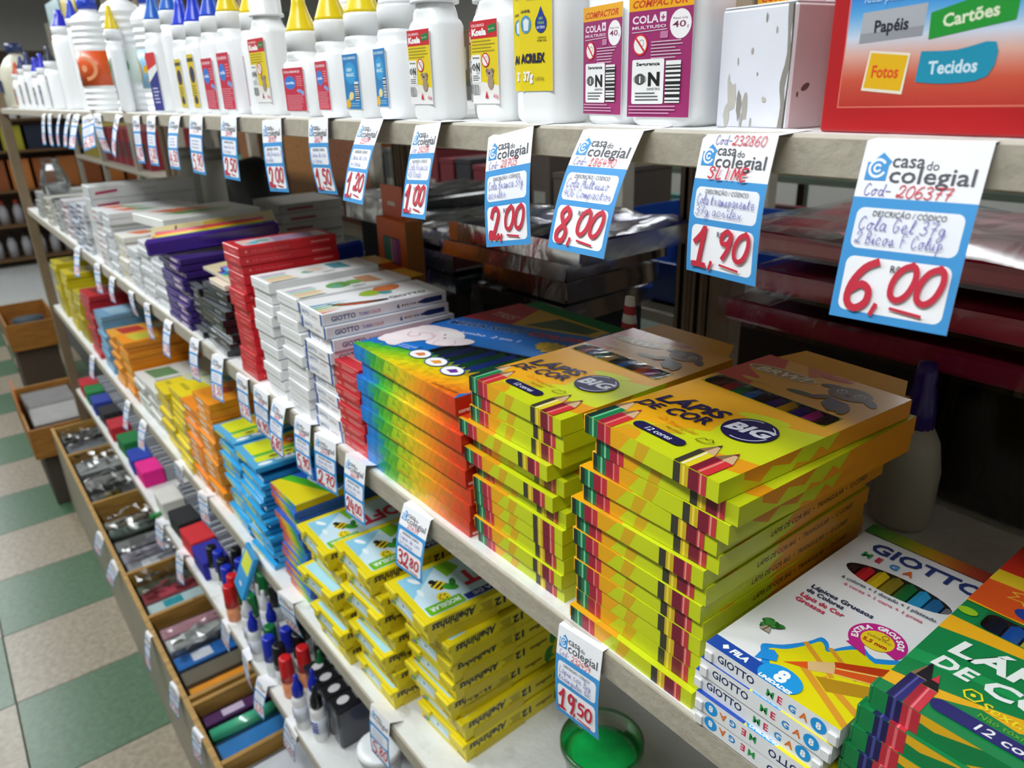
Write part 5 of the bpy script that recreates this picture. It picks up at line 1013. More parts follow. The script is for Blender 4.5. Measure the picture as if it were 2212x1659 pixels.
def safety(a, x0, y0, x1, y1):
    a.rrect(x0, y0, x1, y1, 1, '#f6f6f6'); w, h = x1 - x0, y1 - y0
    a.text('Segurança', (x0 + x1) / 2, y1 - h * .14, h * .105, '#1c1c1c', bold=.04, align='c', fit=w * .74); a.ell(x0 + w * .26, y0 + h * .56, w * .17, h * .13, '#5a5a5a'); a.text('i', x0 + w * .26, y0 + h * .49, h * .2, '#fff', bold=.06, align='c'); a.ring(x0 + w * .26, y0 + h * .56, w * .2, .25, '#4a4a4a', ry=h * .1)
    a.text('N', x0 + w * .7, y0 + h * .42, h * .40, '#161616', bold=.05, align='c', fit=w * .36); a.text('INMETRO', x0 + w * .7, y0 + h * .31, h * .08, '#333', align='c', fit=w * .4); a.lines(x0 + w * .12, y0 + h * .26, x1 - w * .1, 3, h * .075, '#55585c')
def noway(a, cx, cy, r): a.ell(cx, cy, r, r, '#d82c34'); a.ell(cx, cy, r * .82, r * .82, '#f6f2f0'); a.ring(cx + r * .2, cy + r * .15, r * .3, .22, '#44403c', n=10); a.line([(cx - r * .55, cy + r * .6), (cx + r * .55, cy - r * .6)], r * .2, '#d82c34')
def L_comp(a, W, H):
    a.rect(0, 0, W, H, '#a02a6c'); a.rect(0, H * .87, W, H, '#f2b01c'); a.text('COMPACTOR', W * .05, H * .895, H * .08, '#d0441c', bold=.03, shear=.25, fit=W * .86)
    a.text('COLA', W * .06, H * .77, H * .085, '#f6e6f0', bold=.03, fit=W * .42); a.rrect(W * .5, H * .77, W * .60, H * .845, .5, '#f6e6f0'); a.text('+', W * .55, H * .775, H * .08, '#a02a6c', bold=.03, align='c'); a.text('MULTIUSO', W * .06, H * .725, H * .034, '#f6e6f0', bold=.02, fit=W * .54)
    a.ell(W * .82, H * .74, W * .16, W * .16, '#f8f4f6'); a.text('40', W * .80, H * .715, H * .07, '#7a1c50', bold=.01, align='c', fit=W * .2); a.text('g', W * .93, H * .712, H * .035, '#7a1c50', align='c'); a.text('Peso Líq.', W * .82, H * .778, H * .022, '#8a4a6c', align='c', fit=W * .22)
    a.line([(W * .06, H * .70), (W * .62, H * .71)], .35, '#f0d8e6'); noway(a, W * .2, H * .60, W * .125); a.lines(W * .38, H * .62, W * .88, 6, H * .026, '#e0b8d0'); a.rrect(W * .52, H * .64, W * .64, H * .695, .5, '#c87aa6')
    safety(a, W * .08, H * .11, W * .60, H * .48); a.bars(W * .63, H * .12, W * .86, H * .46, 15, vert=False); a.lines(W * .04, H * .095, W * .82, 3, H * .028, '#d8a0c4')
def L_acr(a, W, H):
    a.rect(0, 0, W, H, '#ecd416')
    for i in range(6): a.poly([(W * (.05 + i * .15), H * .93), (W * (.2 + i * .15), H * .97), (W * (.2 + i * .13), H * .80), (W * (.07 + i * .13), H * .82)], ('#2a8ac8', '#1c6ab8', '#5a3aa0', '#b03a90', '#3aa050', '#2a9a9a')[i])
    a.text('COLA', W * .45, H * .90, H * .075, '#f8f8f8', bold=.05, align='c', fit=W * .5); a.text('BRANCA', W * .48, H * .815, H * .078, '#f8f8f8', bold=.05, align='c', fit=W * .84); a.text('PEGAMENTO BLANCO', W * .48, H * .775, H * .026, '#c8b86a', bold=.03, align='c', fit=W * .74); a.text('WHITE GLUE', W * .45, H * .735, H * .024, '#c8b86a', bold=.03, align='c', fit=W * .42)
    a.ell(W * .22, H * .55, W * .16, W * .16, '#5a9ac0'); a.poly([(W * .14, H * .58), (W * .22, H * .60), (W * .32, H * .58), (W * .29, H * .50), (W * .16, H * .50)], '#e8eef4'); a.text('LAVÁVEL', W * .22, H * .645, H * .03, '#1c2a4a', bold=.03, align='c', fit=W * .28)
    a.ell(W * .68, H * .545, W * .17, W * .165, '#1f3a96'); a.poly([(W * .56, H * .59), (W * .68, H * .68), (W * .8, H * .59)], '#1f3a96')
    for i, s in enumerate(('NÃO', 'TÓXICA', 'NO TÓXICA')): a.text(s, W * .68, H * (.575 - i * .035), H * .028, '#9ad050' if i < 2 else '#e8ecf6', bold=.03, align='c', fit=W * (.12, .2, .24)[i])
    a.text('Conforme às', W * .7, H * .43, H * .02, '#2a2a18', bold=.02, align='c', fit=W * .26); a.text('ASTM D 4236', W * .7, H * .405, H * .02, '#2a2a18', bold=.02, align='c', fit=W * .28)
    a.text('ACRILEX', W * .42, H * .24, H * .10, '#1c1c4c', bold=.05, align='c', fit=W * .74); a.text('37g', W * .27, H * .09, H * .105, '#f8f8f8', bold=.05, align='c', fit=W * .3); a.text('(1.30 Oz)', W * .62, H * .09, H * .04, '#8a7a18', bold=.02, align='c', fit=W * .26)
def L_koala(a, W, H):
    a.rect(0, 0, W, H, '#f4f2f2'); a.rect(0, H * .18, W, H * .80, '#ecd01c'); a.poly([(0, H * .18), (W, H * .10), (W, H * .22), (0, H * .3)], '#f0ece8') ; a.rect(0, H * .79, W, H, '#cf2430')
    a.text('COLA BRANCA', W * .04, H * .93, H * .045, '#f6d8d8', bold=.03, fit=W * .5); a.text('Koala', W * .05, H * .83, H * .105, '#fff', bold=.06, fit=W * .55); a.poly([(W * .66, H * .84), (W * .97, H * .86), (W * .95, H * .95), (W * .64, H * .93)], '#2c7a3a'); a.text('Não tóxico', W * .8, H * .88, H * .035, '#d8f0d8', align='c', rot=.08, fit=W * .22)
    a.lines(W * .04, H * .765, W * .96, 4, H * .04, '#a8981c'); safety(a, W * .0, H * .26, W * .36, H * .60); noway(a, W * .55, H * .53, W * .15)
    a.ell(W * .70, H * .37, W * .13, H * .055, '#b09a84'); a.ell(W * .60, H * .40, W * .05, H * .028, '#8a7462'); a.ell(W * .80, H * .40, W * .05, H * .028, '#8a7462'); a.ell(W * .72, H * .26, W * .11, H * .085, '#a8927c'); a.ell(W * .68, H * .37, 1, .7, '#1c1614')
    a.poly([(W * .5, H * .07), (W * .56, H * .16), (W * .62, H * .07)], '#c82430'); a.text('40g', W * .8, H * .07, H * .065, '#c82430', fit=W * .2); a.bars(W * .02, H * .12, W * .28, H * .24, 12)
def L_red(a, W, H):
    a.rect(0, 0, W, H, '#cf2644'); a.text('COLA BRANCA', W * .05, H * .885, H * .07, '#f6dade', bold=.04, fit=W * .8); a.ell(W * .32, H * .66, W * .27, H * .155, '#2f7fd8', n=28); a.text('cola', W * .32, H * .63, H * .085, '#dfe8ff', bold=.05, align='c', fit=W * .42); a.lines(W * .64, H * .80, W * .94, 5, H * .05, '#e898a4')
    a.text('40g', W * .78, H * .42, H * .105, '#7fb0ee', bold=.07, align='c', rot=-.1, fit=W * .36); a.lines(W * .08, H * .37, W * .95, 9, H * .04, '#e6909e', w=.4)
def L_blue(a, W, H):
    a.rect(0, 0, W, H, '#1f7fc0'); a.text('COLA BRANCA', W * .05, H * .91, H * .06, '#cfe8fa', bold=.04, fit=W * .84); a.ell(W * .45, H * .66, W * .36, H * .20, '#2fa0dc', n=26); a.text('NEW', W * .42, H * .69, H * .085, '#d8f2fc', bold=.04, align='c', fit=W * .34); a.text('MAGIC', W * .45, H * .60, H * .085, '#d8f2fc', bold=.04, align='c', fit=W * .5)
    a.bars(W * .66, H * .16, W * .92, H * .5, 14, vert=False); a.ell(W * .4, H * .24, W * .17, H * .075, '#f0dc9a', .3); a.ell(W * .16, H * .1, W * .15, H * .09, '#e8b41c'); a.lines(W * .3, H * .11, W * .9, 2, H * .04, '#9ac8e8')
def L_slimy(c1, c2, c3):
    def f(a, W, H):
        a.rect(0, 0, W, H, c1); a.ell(W * .5, H * .62, W * .4, H * .16, c2); a.rect(0, H * .86, W, H * .93, c3); a.ell(W * .5, H * .14, W * .3, H * .08, c2); a.lines(W * .1, H * .42, W * .9, 5, H * .045, c3)
    return f
GB = 'small white glue bottles on the top shelf'
glue('white glue bottle with crumpled purple and yellow label, nearest the scuffed white box', -.3030, .012, .047, .036, .083, L_comp, .88, (.06, .76), WB, 'screw', yaw=.02)
glue('white glue bottle with purple label, turned slightly left of its twin', -.3440, .017, .044, .034, .083, L_comp, .88, (.07, .74), WB, 'screw', yaw=-.20)
glue('purple label glue bottle standing behind the scuffed white box', -.2560, .055, .042, .034, .083, L_comp, .88, (.07, .76), WB, 'screw')
glue('tall white glue bottle with bright yellow washable glue label', -.3940, .010, .040, .030, .086, L_acr, .76, (.22, 1.0), WB, 'screw', neck=.0145, shoulder=.2)
glue('yellow label glue bottle half hidden behind its tall twin', -.4150, .022, .038, .028, .086, L_acr, .76, (.22, 1.0), WB, 'screw', yaw=-.1, neck=.0145, shoulder=.2)
glue('yellow label bottle peeping over the scuffed white box', -.2350, .095, .040, .030, .080, L_acr, .8, (.3, 1.0), WB, 'nozzle', neck=.0145)
KG = 'white glue bottle with yellow and red animal label, '
glue(KG + 'centre of the top shelf', -.5220, .008, .038, .031, .068, L_koala, .78, (.17, .90), WB, 'screw', group=GB)
glue(KG + 'just behind the centre one', -.4990, .046, .038, .031, .068, L_koala, .78, (.17, .90), WB, 'screw', yaw=-.1, group=GB)
glue(KG + 'left of the tall yellow bottle', -.4560, .018, .038, .031, .068, L_koala, .78, (.17, .92), WB, 'screw', group=GB)
glue('white glue bottle with blue label turned sideways, left of the centre bottle', -.5820, .010, .036, .036, .058, L_blue, .66, (.17, .90), WB, 'nozzle', yaw=-.12, group=GB, neck=.0145)
glue('white glue bottle with blue label facing the aisle', -.6330, .008, .042, .030, .056, L_blue, .74, (.14, .90), '#f2d61c', 'nozzle', yaw=-.06, group=GB, neck=.0145)
glue('white glue bottle with red label beside the blue label ones', -.6900, .008, .042, .028, .055, L_red, .74, (.13, .86), '#f2d61c', 'nozzle', yaw=-.10, group=GB, neck=.0145)
glue('white glue bottle with wide red label and tilted yellow cap', -.7560, .006, .052, .028, .050, L_red, .84, (.12, .88), '#f2d61c', 'nozzle', yaw=.04, group=GB, neck=.0145)
glue(KG + 'behind the red label pair', -.7560, .062, .042, .031, .075, L_koala, .8, (.17, .92), WB, 'nozzle', group=GB)
glue(KG + 'far one right behind it', -.690, .085, .042, .031, .078, L_koala, .8, (.17, .95), WB, 'nozzle', group=GB)
glue(KG + 'left of the red label pair', -.8480, .010, .046, .031, .085, L_koala, .85, (.16, .88), WB, 'screw', yaw=.05, group=GB)
glue('blank sided white glue bottle with yellow cap, top shelf middle left', -.8980, .016, .036, .032, .078, L_red, .5, (.12, .78), '#f2d61c', 'nozzle', yaw=-.3, group=GB)
glue('slim white bottle with narrow red label, right one of the pair', -.9480, .008, .040, .030, .083, L_red, .85, (.08, .80), '#f2d61c', 'nozzle', yaw=.06, group=GB)
glue('slim white bottle with narrow red label, left one of the pair', -1.0080, .008, .040, .030, .083, L_red, .85, (.08, .76), '#2a50d0', 'nozzle', yaw=.06, group=GB)
glue('slim white bottle with narrow yellow label, right one of the pair', -1.0680, .008, .036, .030, .082, L_slimy('#e6c81c', '#3a3a5a', '#4a4a20'), .7, (.1, .86), '#2a44d8', 'nozzle', yaw=.0, group=GB)
glue('slim white bottle with narrow yellow label, left one of the pair', -1.1250, .008, .036, .030, .082, L_slimy('#e6c81c', '#3a3a5a', '#4a4a20'), .7, (.1, .82), '#2a44d8', 'nozzle', yaw=.0, group=GB)
def L_tube(a, W, H): a.rect(0, 0, W, H, '#f2f2f4'); a.poly([(0, 0), (W, 0), (W, H * .7), (0, H * .5)], '#2a2f86'); a.poly([(0, H * .7), (W, H * .8), (W, H), (0, H)], '#d83038'); a.lines(W * .2, H * .4, W * .8, 5, H * .06, '#d0d4f0')
glue('tall plain white bottle with blue cap, left of the yellow label pair', -1.185, .010, .042, .034, .104, None, cap='#2468c8', yaw=-.3, group=GB, neck=.014)
glue('tall white tube bottle with navy and red slanted label', -1.275, .012, .042, .032, .100, L_tube, .9, (.03, .82), '#2468c8', 'nozzle', yaw=.1, group=GB, neck=.014)
def round_bottle(label, x, y, r, h, bands, col=WB, ribs=True, cap=None, name='glue_bottle'):
    t = empty(name, label, 'bottle', (x, y, Z1)); mb = MB(); prof = [(r * .9, 0), (r, .004)]; z = .008; n = int(h / .0058)
    for i in range(n):
        zz = .008 + (h - .016) * i / n; flat = any(b[0] < zz < b[1] for b in bands); prof += [(r * (1 if flat or not ribs or i % 2 else .92), zz)]
    prof += [(r, h - .006), (r * .8, h + .004), (r * .45, h + .012), (r * .42, h + .02)]
    mb.lathe(prof, n=36, col=col, m='bottle', smooth=False); mb.build('body', t)
    for (a, b, c, c2) in bands:
        mb = MB(); mb.lathe([(r * 1.012, a), (r * 1.012, b)], n=24, col=c, m='card'); 
        if c2:
            for ang in (-2.0, -.9): 
                p = Vector((math.cos(ang), math.sin(ang), 0)); q = Vector((-p.y, p.x, 0)); F = (lambda p, q: lambda u, v, hh: p * (r * 1.012) + q * (u * .001) * 1.0 - p * ((u * .001) ** 2 / (2 * r)) + Vector((0, 0, (a + b) / 2 + v * .001)) + p * (hh * .001 + .0003))(p, q)
                A = Art(mb, F, 'card'); s = (b - a) * 500; A.ring(0, 0, s * .6, s * .2, c2, -90, 90, 10); A.ell(-s * .1, 0, s * .22, s * .22, c2, n=8)
        mb.build('label', t)
    mb = MB(); mb.lathe([(r * .48, h + .016), (r * .46, h + .036), (.0005, h + .038)], n=16, col=cap or '#2848c8', m='plastic'); mb.build('cap', t)
round_bottle('ribbed white bottle with orange label band on the top shelf', -1.700, .030, .036, .160, [(.045, .105, '#d8541c', '#f0a070')])
round_bottle('ribbed white bottle with green label beside the orange one', -1.480, .036, .033, .160, [(.045, .098, '#e8f2e8', '#1f9a3a')])
round_bottle('ribbed white bottle with pale blue label', -1.365, .052, .030, .140, [(.035, .09, '#8fc0e0', '#e0b01c')])
glue('white bottle with yellow label between the two ribbed bottles', -1.455, -.002, .030, .022, .100, L_slimy('#e8cc18', '#c8c0d8', '#58485a'), .9, (.22, .85), '#e8cc18', 'nozzle', group=GB, yaw=-.3)
glue('white bottle with red and blue strip label left of the orange one', -1.905, .02, .040, .030, .150, L_slimy('#d83a58', '#2aa0c8', '#d8e8f0'), .5, (.1, .7), '#2848c8', 'nozzle', group=GB, yaw=-.3)
glue('large plain white bottle with deep blue cap', -2.13, .02, .075, .050, .150, None, cap='#2a2ec0', yaw=-.2, neck=.02, group=GB)
glue('white bottle with black label and yellow stripe at the far left', -2.28, .012, .050, .035, .085, L_slimy('#e2e2de', '#20242c', '#20242c'), .9, (.05, .95), '#28303c', 'nozzle', yaw=-.1, group=GB)
for k, (x, c, h) in enumerate(((-2.42, '#2a2fc0', .075), (-2.53, '#2a2fc0', .07), (-2.66, '#1f2c60', .09), (-2.80, '#2a3a70', .085), (-2.95, '#c8502c', .075))):
    glue('small far bottle with %s cap near the end post' % ('bright blue', 'second bright blue', 'navy', 'dull navy', 'orange')[k], x, .012, .045, .035, h, L_slimy(('#b8bcc8', '#c8c8c4', '#a8b0a8', '#c8c0a8', '#d87a4a')[k], '#3a4a70', '#8a5a5a'), .8, (.15, .8), c, 'nozzle', group=GB, neck=.013)
t = empty('jug', 'round shouldered beige jug with navy cap near the end post', 'jug', (-3.12, .06, Z1)); mb = MB(); mb.lathe([(.05, 0), (.06, .01), (.062, .09), (.055, .12), (.035, .15), (.018, .165), (.018, .175)], n=22, col='#cfcbb8', m='bottle'); mb.build('body', t)
mb = MB(); mb.lathe([(.024, .170), (.024, .198), (.0005, .199)], n=14, col='#22305c', m='plastic'); mb.build('cap', t); mb = MB(); mb.box(-.03, .02, -.066, -.0625, .05, .09, '#28386c', 'card'); mb.build('label', t)
# the scuffed white box and the red picture box
t = empty('cardboard_box', 'scuffed white cardboard box with torn grey corner on the top shelf', 'box', (-.2480, .020, Z1), -.10); mb = MB()
mb.box(0, .043, 0, .052, 0, .052, '#dfe0ea', 'matte', r=.001, right='#dccdd0', top='#eef0f4', left='#d8dae4'); A = Art(mb, plane((0, 0, 0), (1, 0, 0), (0, 0, 1)), 'matte', clip=(.2, .2, 42.8, 51.8))
A.poly(smooth([(37.5, 0), (38.5, 10), (37, 20), (39.5, 32), (38, 52), (41.2, 52), (40.5, 40), (42, 30), (40, 18), (41.3, 8), (40.6, 0), (37.5, 0)]), '#8a857e'); A.poly(smooth([(40.2, 0), (40.8, 14), (41.4, 30), (40.5, 52), (41.6, 52), (42, 30), (41.2, 0)]), '#4c4846')
R_ = random.Random(11)
for (cx, cy, rx, ry) in ((7, 20, .8, 5), (9.5, 14, 2.6, 9), (14, 11, 1.6, 7), (18, 10, 1.8, 8), (7, 5, 2, 6), (12, 30, .5, 2), (20, 34, .9, 1.6), (24, 24, .5, 1), (29, 13, 1.2, 1.6), (27, 47, .5, 2.5), (16, 4, .8, 4), (22, 3, .6, 2.5), (33, 42, .5, 1.4)):
    A.poly([(cx + rx * (.6 + .6 * R_.random()) * math.cos(k * .7), cy + ry * (.6 + .6 * R_.random()) * math.sin(k * .7)) for k in range(9)], R_.choice(('#a8a49c', '#8f8a82', '#bdb8b0')))
A = Art(mb, plane((.043, 0, 0), (0, 1, 0), (0, 0, 1)), 'matte', clip=(.2, .2, 51.8, 51.8)); A.ell(10, 18, 3, 1.4, '#6a5650', .4); A.ell(5, 15, .8, 1.2, '#7a6660'); mb.build('carton', t)
mb = MB(); mb.box(.001, .042, .0005, .051, .0522, .0530, '#f0f2f6', 'matte', r=.0003); mb.build('lid_flap', t)
t = empty('picture_box', 'large red box with colour panels for paper, cards, photos and fabric', 'box', (-.1860, .0105, Z1 + .0002), -.045); mb = MB(); BWr, BHr = 150, 90
mb.box(0, .15, 0, .06, 0, .09, '#b5121a', 'card', r=.001); A = Art(mb, plane((0, 0, 0), (1, 0, 0), (0, 0, 1)), clip=(.3, .3, 149, 89))
x0, y0 = 7.5, 9.8
NB = 80
for i in range(NB):
    f = i / NB; st = [(0, (184, 50, 40)), (.14, (204, 84, 60)), (.27, (222, 170, 156)), (.36, (206, 214, 232)), (.50, (80, 160, 222)), (.66, (24, 100, 205)), (1, (20, 80, 190))]
    for (a_, c_), (b_, d_) in zip(st, st[1:]):
        if f <= b_: q = (f - a_) / (b_ - a_); c = tuple((c_[k] + (d_[k] - c_[k]) * q) / 255 for k in range(3)); break
    A.tri([(x0, y0 + 70 * f), (150, y0 + 70 * f), (150, y0 + 70 * (f + 1 / NB)), (x0, y0 + 70 * (f + 1 / NB))], c)
A.up(); A.line([(x0 + .8, 90), (x0, y0), (92, y0 + 1)], .45, '#e87a6a')
A.poly([(13.5, 33.5), (38.5, 35), (39.0, 46), (13.8, 44.5)], '#aeb0b8'); A.poly([(13.5, 33.5), (38.5, 35), (38.6, 38.5), (13.6, 37)], '#96989f'); A.text('Papéis', 26, 37.4, 6, '#23242c', bold=.03, align='c', rot=.03, fit=13.5)
A.poly([(41, 33.5), (70, 38), (70, 50), (40.6, 42.5)], '#1c9432'); A.text('Cartões', 55, 38.6, 6, '#dfe8c8', bold=.03, align='c', rot=.14, fit=19)
A.poly([(17, 16.2), (34, 14.6), (35.2, 29.2), (18.8, 30.8)], '#efe6d2'); A.poly([(17.8, 17.2), (33.2, 15.8), (34.4, 28.4), (19.4, 30)], '#e8b410'); A.text('Fotos', 26, 20.8, 6.2, '#e0501c', bold=.03, align='c', rot=-.04, fit=11)
A.poly(smooth([(38.5, 19), (50, 18.2), (64, 20.4), (65, 31.5), (52, 29.5), (39.2, 29.6)]) + [(38.5, 19)], '#1690b0'); A.text('Tecidos', 51.5, 21.8, 6.2, '#cfe6f2', bold=.03, align='c', rot=.02, fit=17.5)
A.text('Ideal para:', 13.8, 48.0, 5.2, '#9ac6f0', bold=.02, shear=.1, fit=16)
A.rect(84, 8, 96, 30, '#a8121c')
mb.build('carton', t)
# ---------------------------------------------------------------- low shelf: marker bottles, caps and packs
def marker_bottle(label, x, y, cap, body='#f2f2f4', kind='nozzle', h=.075, r=.0135, lab='#5a64b0'):
    t = empty('marker_ink_bottle' if kind == 'nozzle' else 'marker', label, 'bottle' if kind == 'nozzle' else 'marker', (x, y, Z4), random.uniform(-1, 1), 'ink bottles and markers on the low shelf'); mb = MB()
    if kind == 'nozzle':
        mb.lathe([(r * .92, 0), (r, .003), (r, h * .86), (r * .9, h * .93), (r * .55, h)], n=16, col=body, m='bottle'); mb.build('body', t)
        mb = MB(); mb.lathe([(r * 1.01, h * .25), (r * 1.01, h * .68)], n=16, col='#dfe2ee', m='card')
        for i in range(4): mb.box(-.006, .006, -r * 1.01 - .0006, -r * .95, h * (.3 + i * .09), h * (.34 + i * .09), lab, 'card')
        mb.build('label', t)
        mb = MB(); mb.lathe([(r * .78, h * .96), (r * .84, h * 1.02), (r * .80, h * 1.2), (r * .42, h * 1.36), (r * .33, h * 1.42), (r * .30, h * 1.54), (.0004, h * 1.56)], n=14, col=cap, m='glossplastic'); mb.build('cap', t)
    else:
        mb.lathe([(r * .9, 0), (r, .002), (r, h * .55)], n=14, col=body, m='plastic'); mb.build('barrel', t)
        mb = MB(); mb.lathe([(r * 1.08, h * .55), (r * 1.02, h * .8), (r * .92, h * 1.28), (r * .86, h * 1.30), (r * .5, h * 1.30), (.0004, h * 1.30)], n=14, col=cap, m='plastic'); mb.build('cap', t)
BLU, GRE, BLK, REDC, WHI = '#1c30b8', '#0c6a34', '#16181c', '#d01c22', '#e4e6e6'
names = {BLU: 'blue', GRE: 'green', BLK: 'black', REDC: 'red', WHI: 'white'}
# (pixel of the cap's top, distance into the shelf, colour, kind, height)
SPOTS = [(677, 1482, .030, BLK, 'n'), (628, 1462, .022, BLU, 'n'), (654, 1440, .055, GRE, 'n'), (658, 1482, .060, GRE, 'n'), (615, 1420, .040, REDC, 'c'), (652, 1398, .075, REDC, 'c'), (578, 1376, .022, BLU, 'c'), (581, 1353, .045, GRE, 'c'), (617, 1357, .070, BLU, 'c'), (600, 1393, .045, BLK, 'c'),
         (642, 1368, .095, BLK, 'c'), (540, 1320, .022, BLU, 'n'), (560, 1355, .040, BLK, 'n'), (580, 1302, .060, BLU, 'n'), (595, 1335, .070, BLK, 'n'), (610, 1330, .090, GRE, 'c'), (527, 1290, .020, WHI, 'n'), (566, 1275, .050, WHI, 'n'), (500, 1242, .020, REDC, 'c'), (487, 1224, .035, BLU, 'c'),
         (523, 1258, .060, GRE, 'c'), (517, 1208, .075, BLU, 'c'), (566, 1238, .100, GRE, 'c'), (478, 1208, .060, BLK, 'c'), (508, 1184, .112, BLK, 'c'), (590, 1262, .105, BLK, 'c'), (688, 1405, .110, GRE, 'n'), (672, 1445, .105, BLU, 'n'), (700, 1420, .14, BLK, 'c'), (665, 1360, .13, REDC, 'c'), (630, 1320, .13, BLU, 'c'), (606, 1290, .12, WHI, 'n'), (455, 1180, .03, BLK, 'c'), (470, 1190, .09, BLU, 'c'), (492, 1265, .022, REDC, 'c'), (545, 1235, .055, BLK, 'c'), (556, 1212, .12, GRE, 'c'), (540, 1285, .085, GRE, 'c'), (602, 1250, .14, BLU, 'c'), (590, 1405, .018, BLU, 'c'), (640, 1345, .12, GRE, 'c'), (560, 1335, .075, GRE, 'c'), (690, 1385, .16, BLK, 'c'), (650, 1330, .16, BLK, 'c')]
PLACED = []
for k, (px, py, y, c, kd) in enumerate(SPOTS):
    H = .088 if kd == 'n' else .080
    p = atz(px, py, Z4 + H * (1.56 if kd == 'n' else 1.30) * .88)
    px_, py_ = p.x, max(.016, min(p.y, .30))
    if any(math.hypot(px_ - a_, py_ - b_) < .0275 for a_, b_ in PLACED): continue
    PLACED.append((px_, py_))
    marker_bottle('%s %s with %s cap, %s' % ('white', 'ink bottle' if kd == 'n' else 'marker', names[c], '%s row, spot %s from the blister packs' % ('front' if y < .045 else 'middle' if y < .08 else 'rear', ['one', 'two', 'three', 'four', 'five', 'six', 'seven', 'eight', 'nine', 'ten', 'eleven', 'twelve', 'thirteen', 'fourteen', 'fifteen', 'sixteen', 'seventeen', 'eighteen', 'nineteen', 'twenty', 'twenty one', 'twenty two', 'twenty three', 'twenty four', 'twenty five', 'twenty six', 'twenty seven', 'twenty eight', 'twenty nine', 'thirty', 'thirty one', 'thirty two', 'thirty three', 'thirty four', 'thirty five', 'thirty six', 'thirty seven', 'thirty eight', 'thirty nine', 'forty', 'forty one', 'forty two', 'forty three', 'forty four'][k])),
                  p.x, max(.016, min(p.y, .30)), c, {'c': '#d8dadc' if c != REDC else '#e8966a'}.get(kd, '#f2f2f4'), 'nozzle' if kd == 'n' else 'cap', h=H * .88, r=.0133 if kd == 'n' else .0135)
# pads of coloured sheets / cap packs along the low shelf
PK = [(-1.985, BLK, 'black'), (-1.870, '#d0202a', 'red'), (-1.765, '#22209a', 'deep blue'), (-2.13, '#d8d6ce', 'off white'), (-2.36, '#e8128c', 'bright pink'), (-2.47, '#1c3aa8', 'blue'), (-2.62, '#0c7438', 'green'), (-2.78, '#b81c2c', 'red, far one'), (-2.93, '#1c1c20', 'black, far one'), (-3.07, '#243a9a', 'blue, far one'), (-3.20, '#1a7a3c', 'green, far one'), (-3.31, '#c02430', 'red, farthest')]
for x, c, nm in PK:
    t = empty('stamp_pad_pack', 'low pack with %s top on the low shelf' % nm, 'pack', (x, .012, Z4), random.uniform(-.06, .06), 'colour topped packs on the low shelf')
    mb = MB(); mb.box(0, .098, 0, .062, 0, .052, c, 'matte', r=.003); mb.build('colour_lid', t)
    mb = MB(); mb.box(.004, .094, .064, .17, .0, .044, '#9a9ca4', 'glossplastic', r=.002)
    for i in range(6): mb.box(.006 + i * .015, .015 + i * .015, .066, .165, .044, .050, ('#6a6c74', '#b8bac0')[i % 2], 'glossplastic', r=.001)
    mb.build('clear_tray', t)
t = empty('marker', 'green marker lying across the low shelf edge', 'marker', (-2.06, -.02, Z4 + .008), .35); mb = MB(); mb.tube([(0, 0, 0), (.0, .11, 0)], .0065, 8, '#0f8a3c', 'plastic'); mb.build('barrel', t)
# black blister packs beside the ink bottles
for k in range(4):
    t = empty('blister_pack', 'black blister pack with white oval badge, %s in the row on the low shelf' % ['nearest', 'second', 'third', 'farthest'][k], 'pack', (-1.085 + (-.0 if k == 0 else 0) - .036 * k + .06, .046, Z4 + .002), .0, 'black blister packs with badge'); mb = MB()
    mb.box(-.002, .030, 0, .10, 0, .082, '#4c4d54', 'glossplastic', r=.004); mb.build('clear_bubble', t); mb = MB(); mb.box(-.003, .031, -.002, .12, .084, .094, '#15161a', 'card', r=.001); A = Art(mb, plane((-.003, -.002, .094), (1, 0, 0), (0, 1, 0)), clip=(.3, .3, 33, 121))
    A.ell(18, 22, 9, 12, '#dcd8da', .2)
    for i in range(4): A.rect(8 + i * 6, 44, 11.5 + i * 6, 74, '#a8acb0')
    for i in range(4): A.rect(6 + i * 7, 88, 10 + i * 7, 116, '#3a3c42')
    mb.build('card_header', t)
t = empty('tub', 'white round tub with domed lid, lower middle on the low shelf', 'tub', (-.876, .066, Z4)); mb = MB(); mb.lathe([(.031, 0), (.034, .08), (.035, .092)], n=26, col='#e8eaec', m='bottle'); mb.build('tub_body', t)
mb = MB(); mb.lathe([(.037, .090), (.037, .099), (.034, .102), (.018, .1035), (.0005, .104)], n=28, col='#f2f4f6', m='plastic'); mb.build('lid', t)
t = empty('tub', 'small blue tub behind the white round tub', 'tub', (-.935, .110, Z4)); mb = MB(); mb.lathe([(.016, 0), (.018, .10), (.0005, .102)], n=18, col='#2846b8', m='plastic'); mb.build('tub_body', t)
mb = MB(); mb.box(-.80, -.30, .12, .40, Z4 + .0, Z4 + .10, '#101114', 'matte', r=.003); o = mb.build('storage_box', label='long black storage box on the low shelf behind the white tub', cat='box')
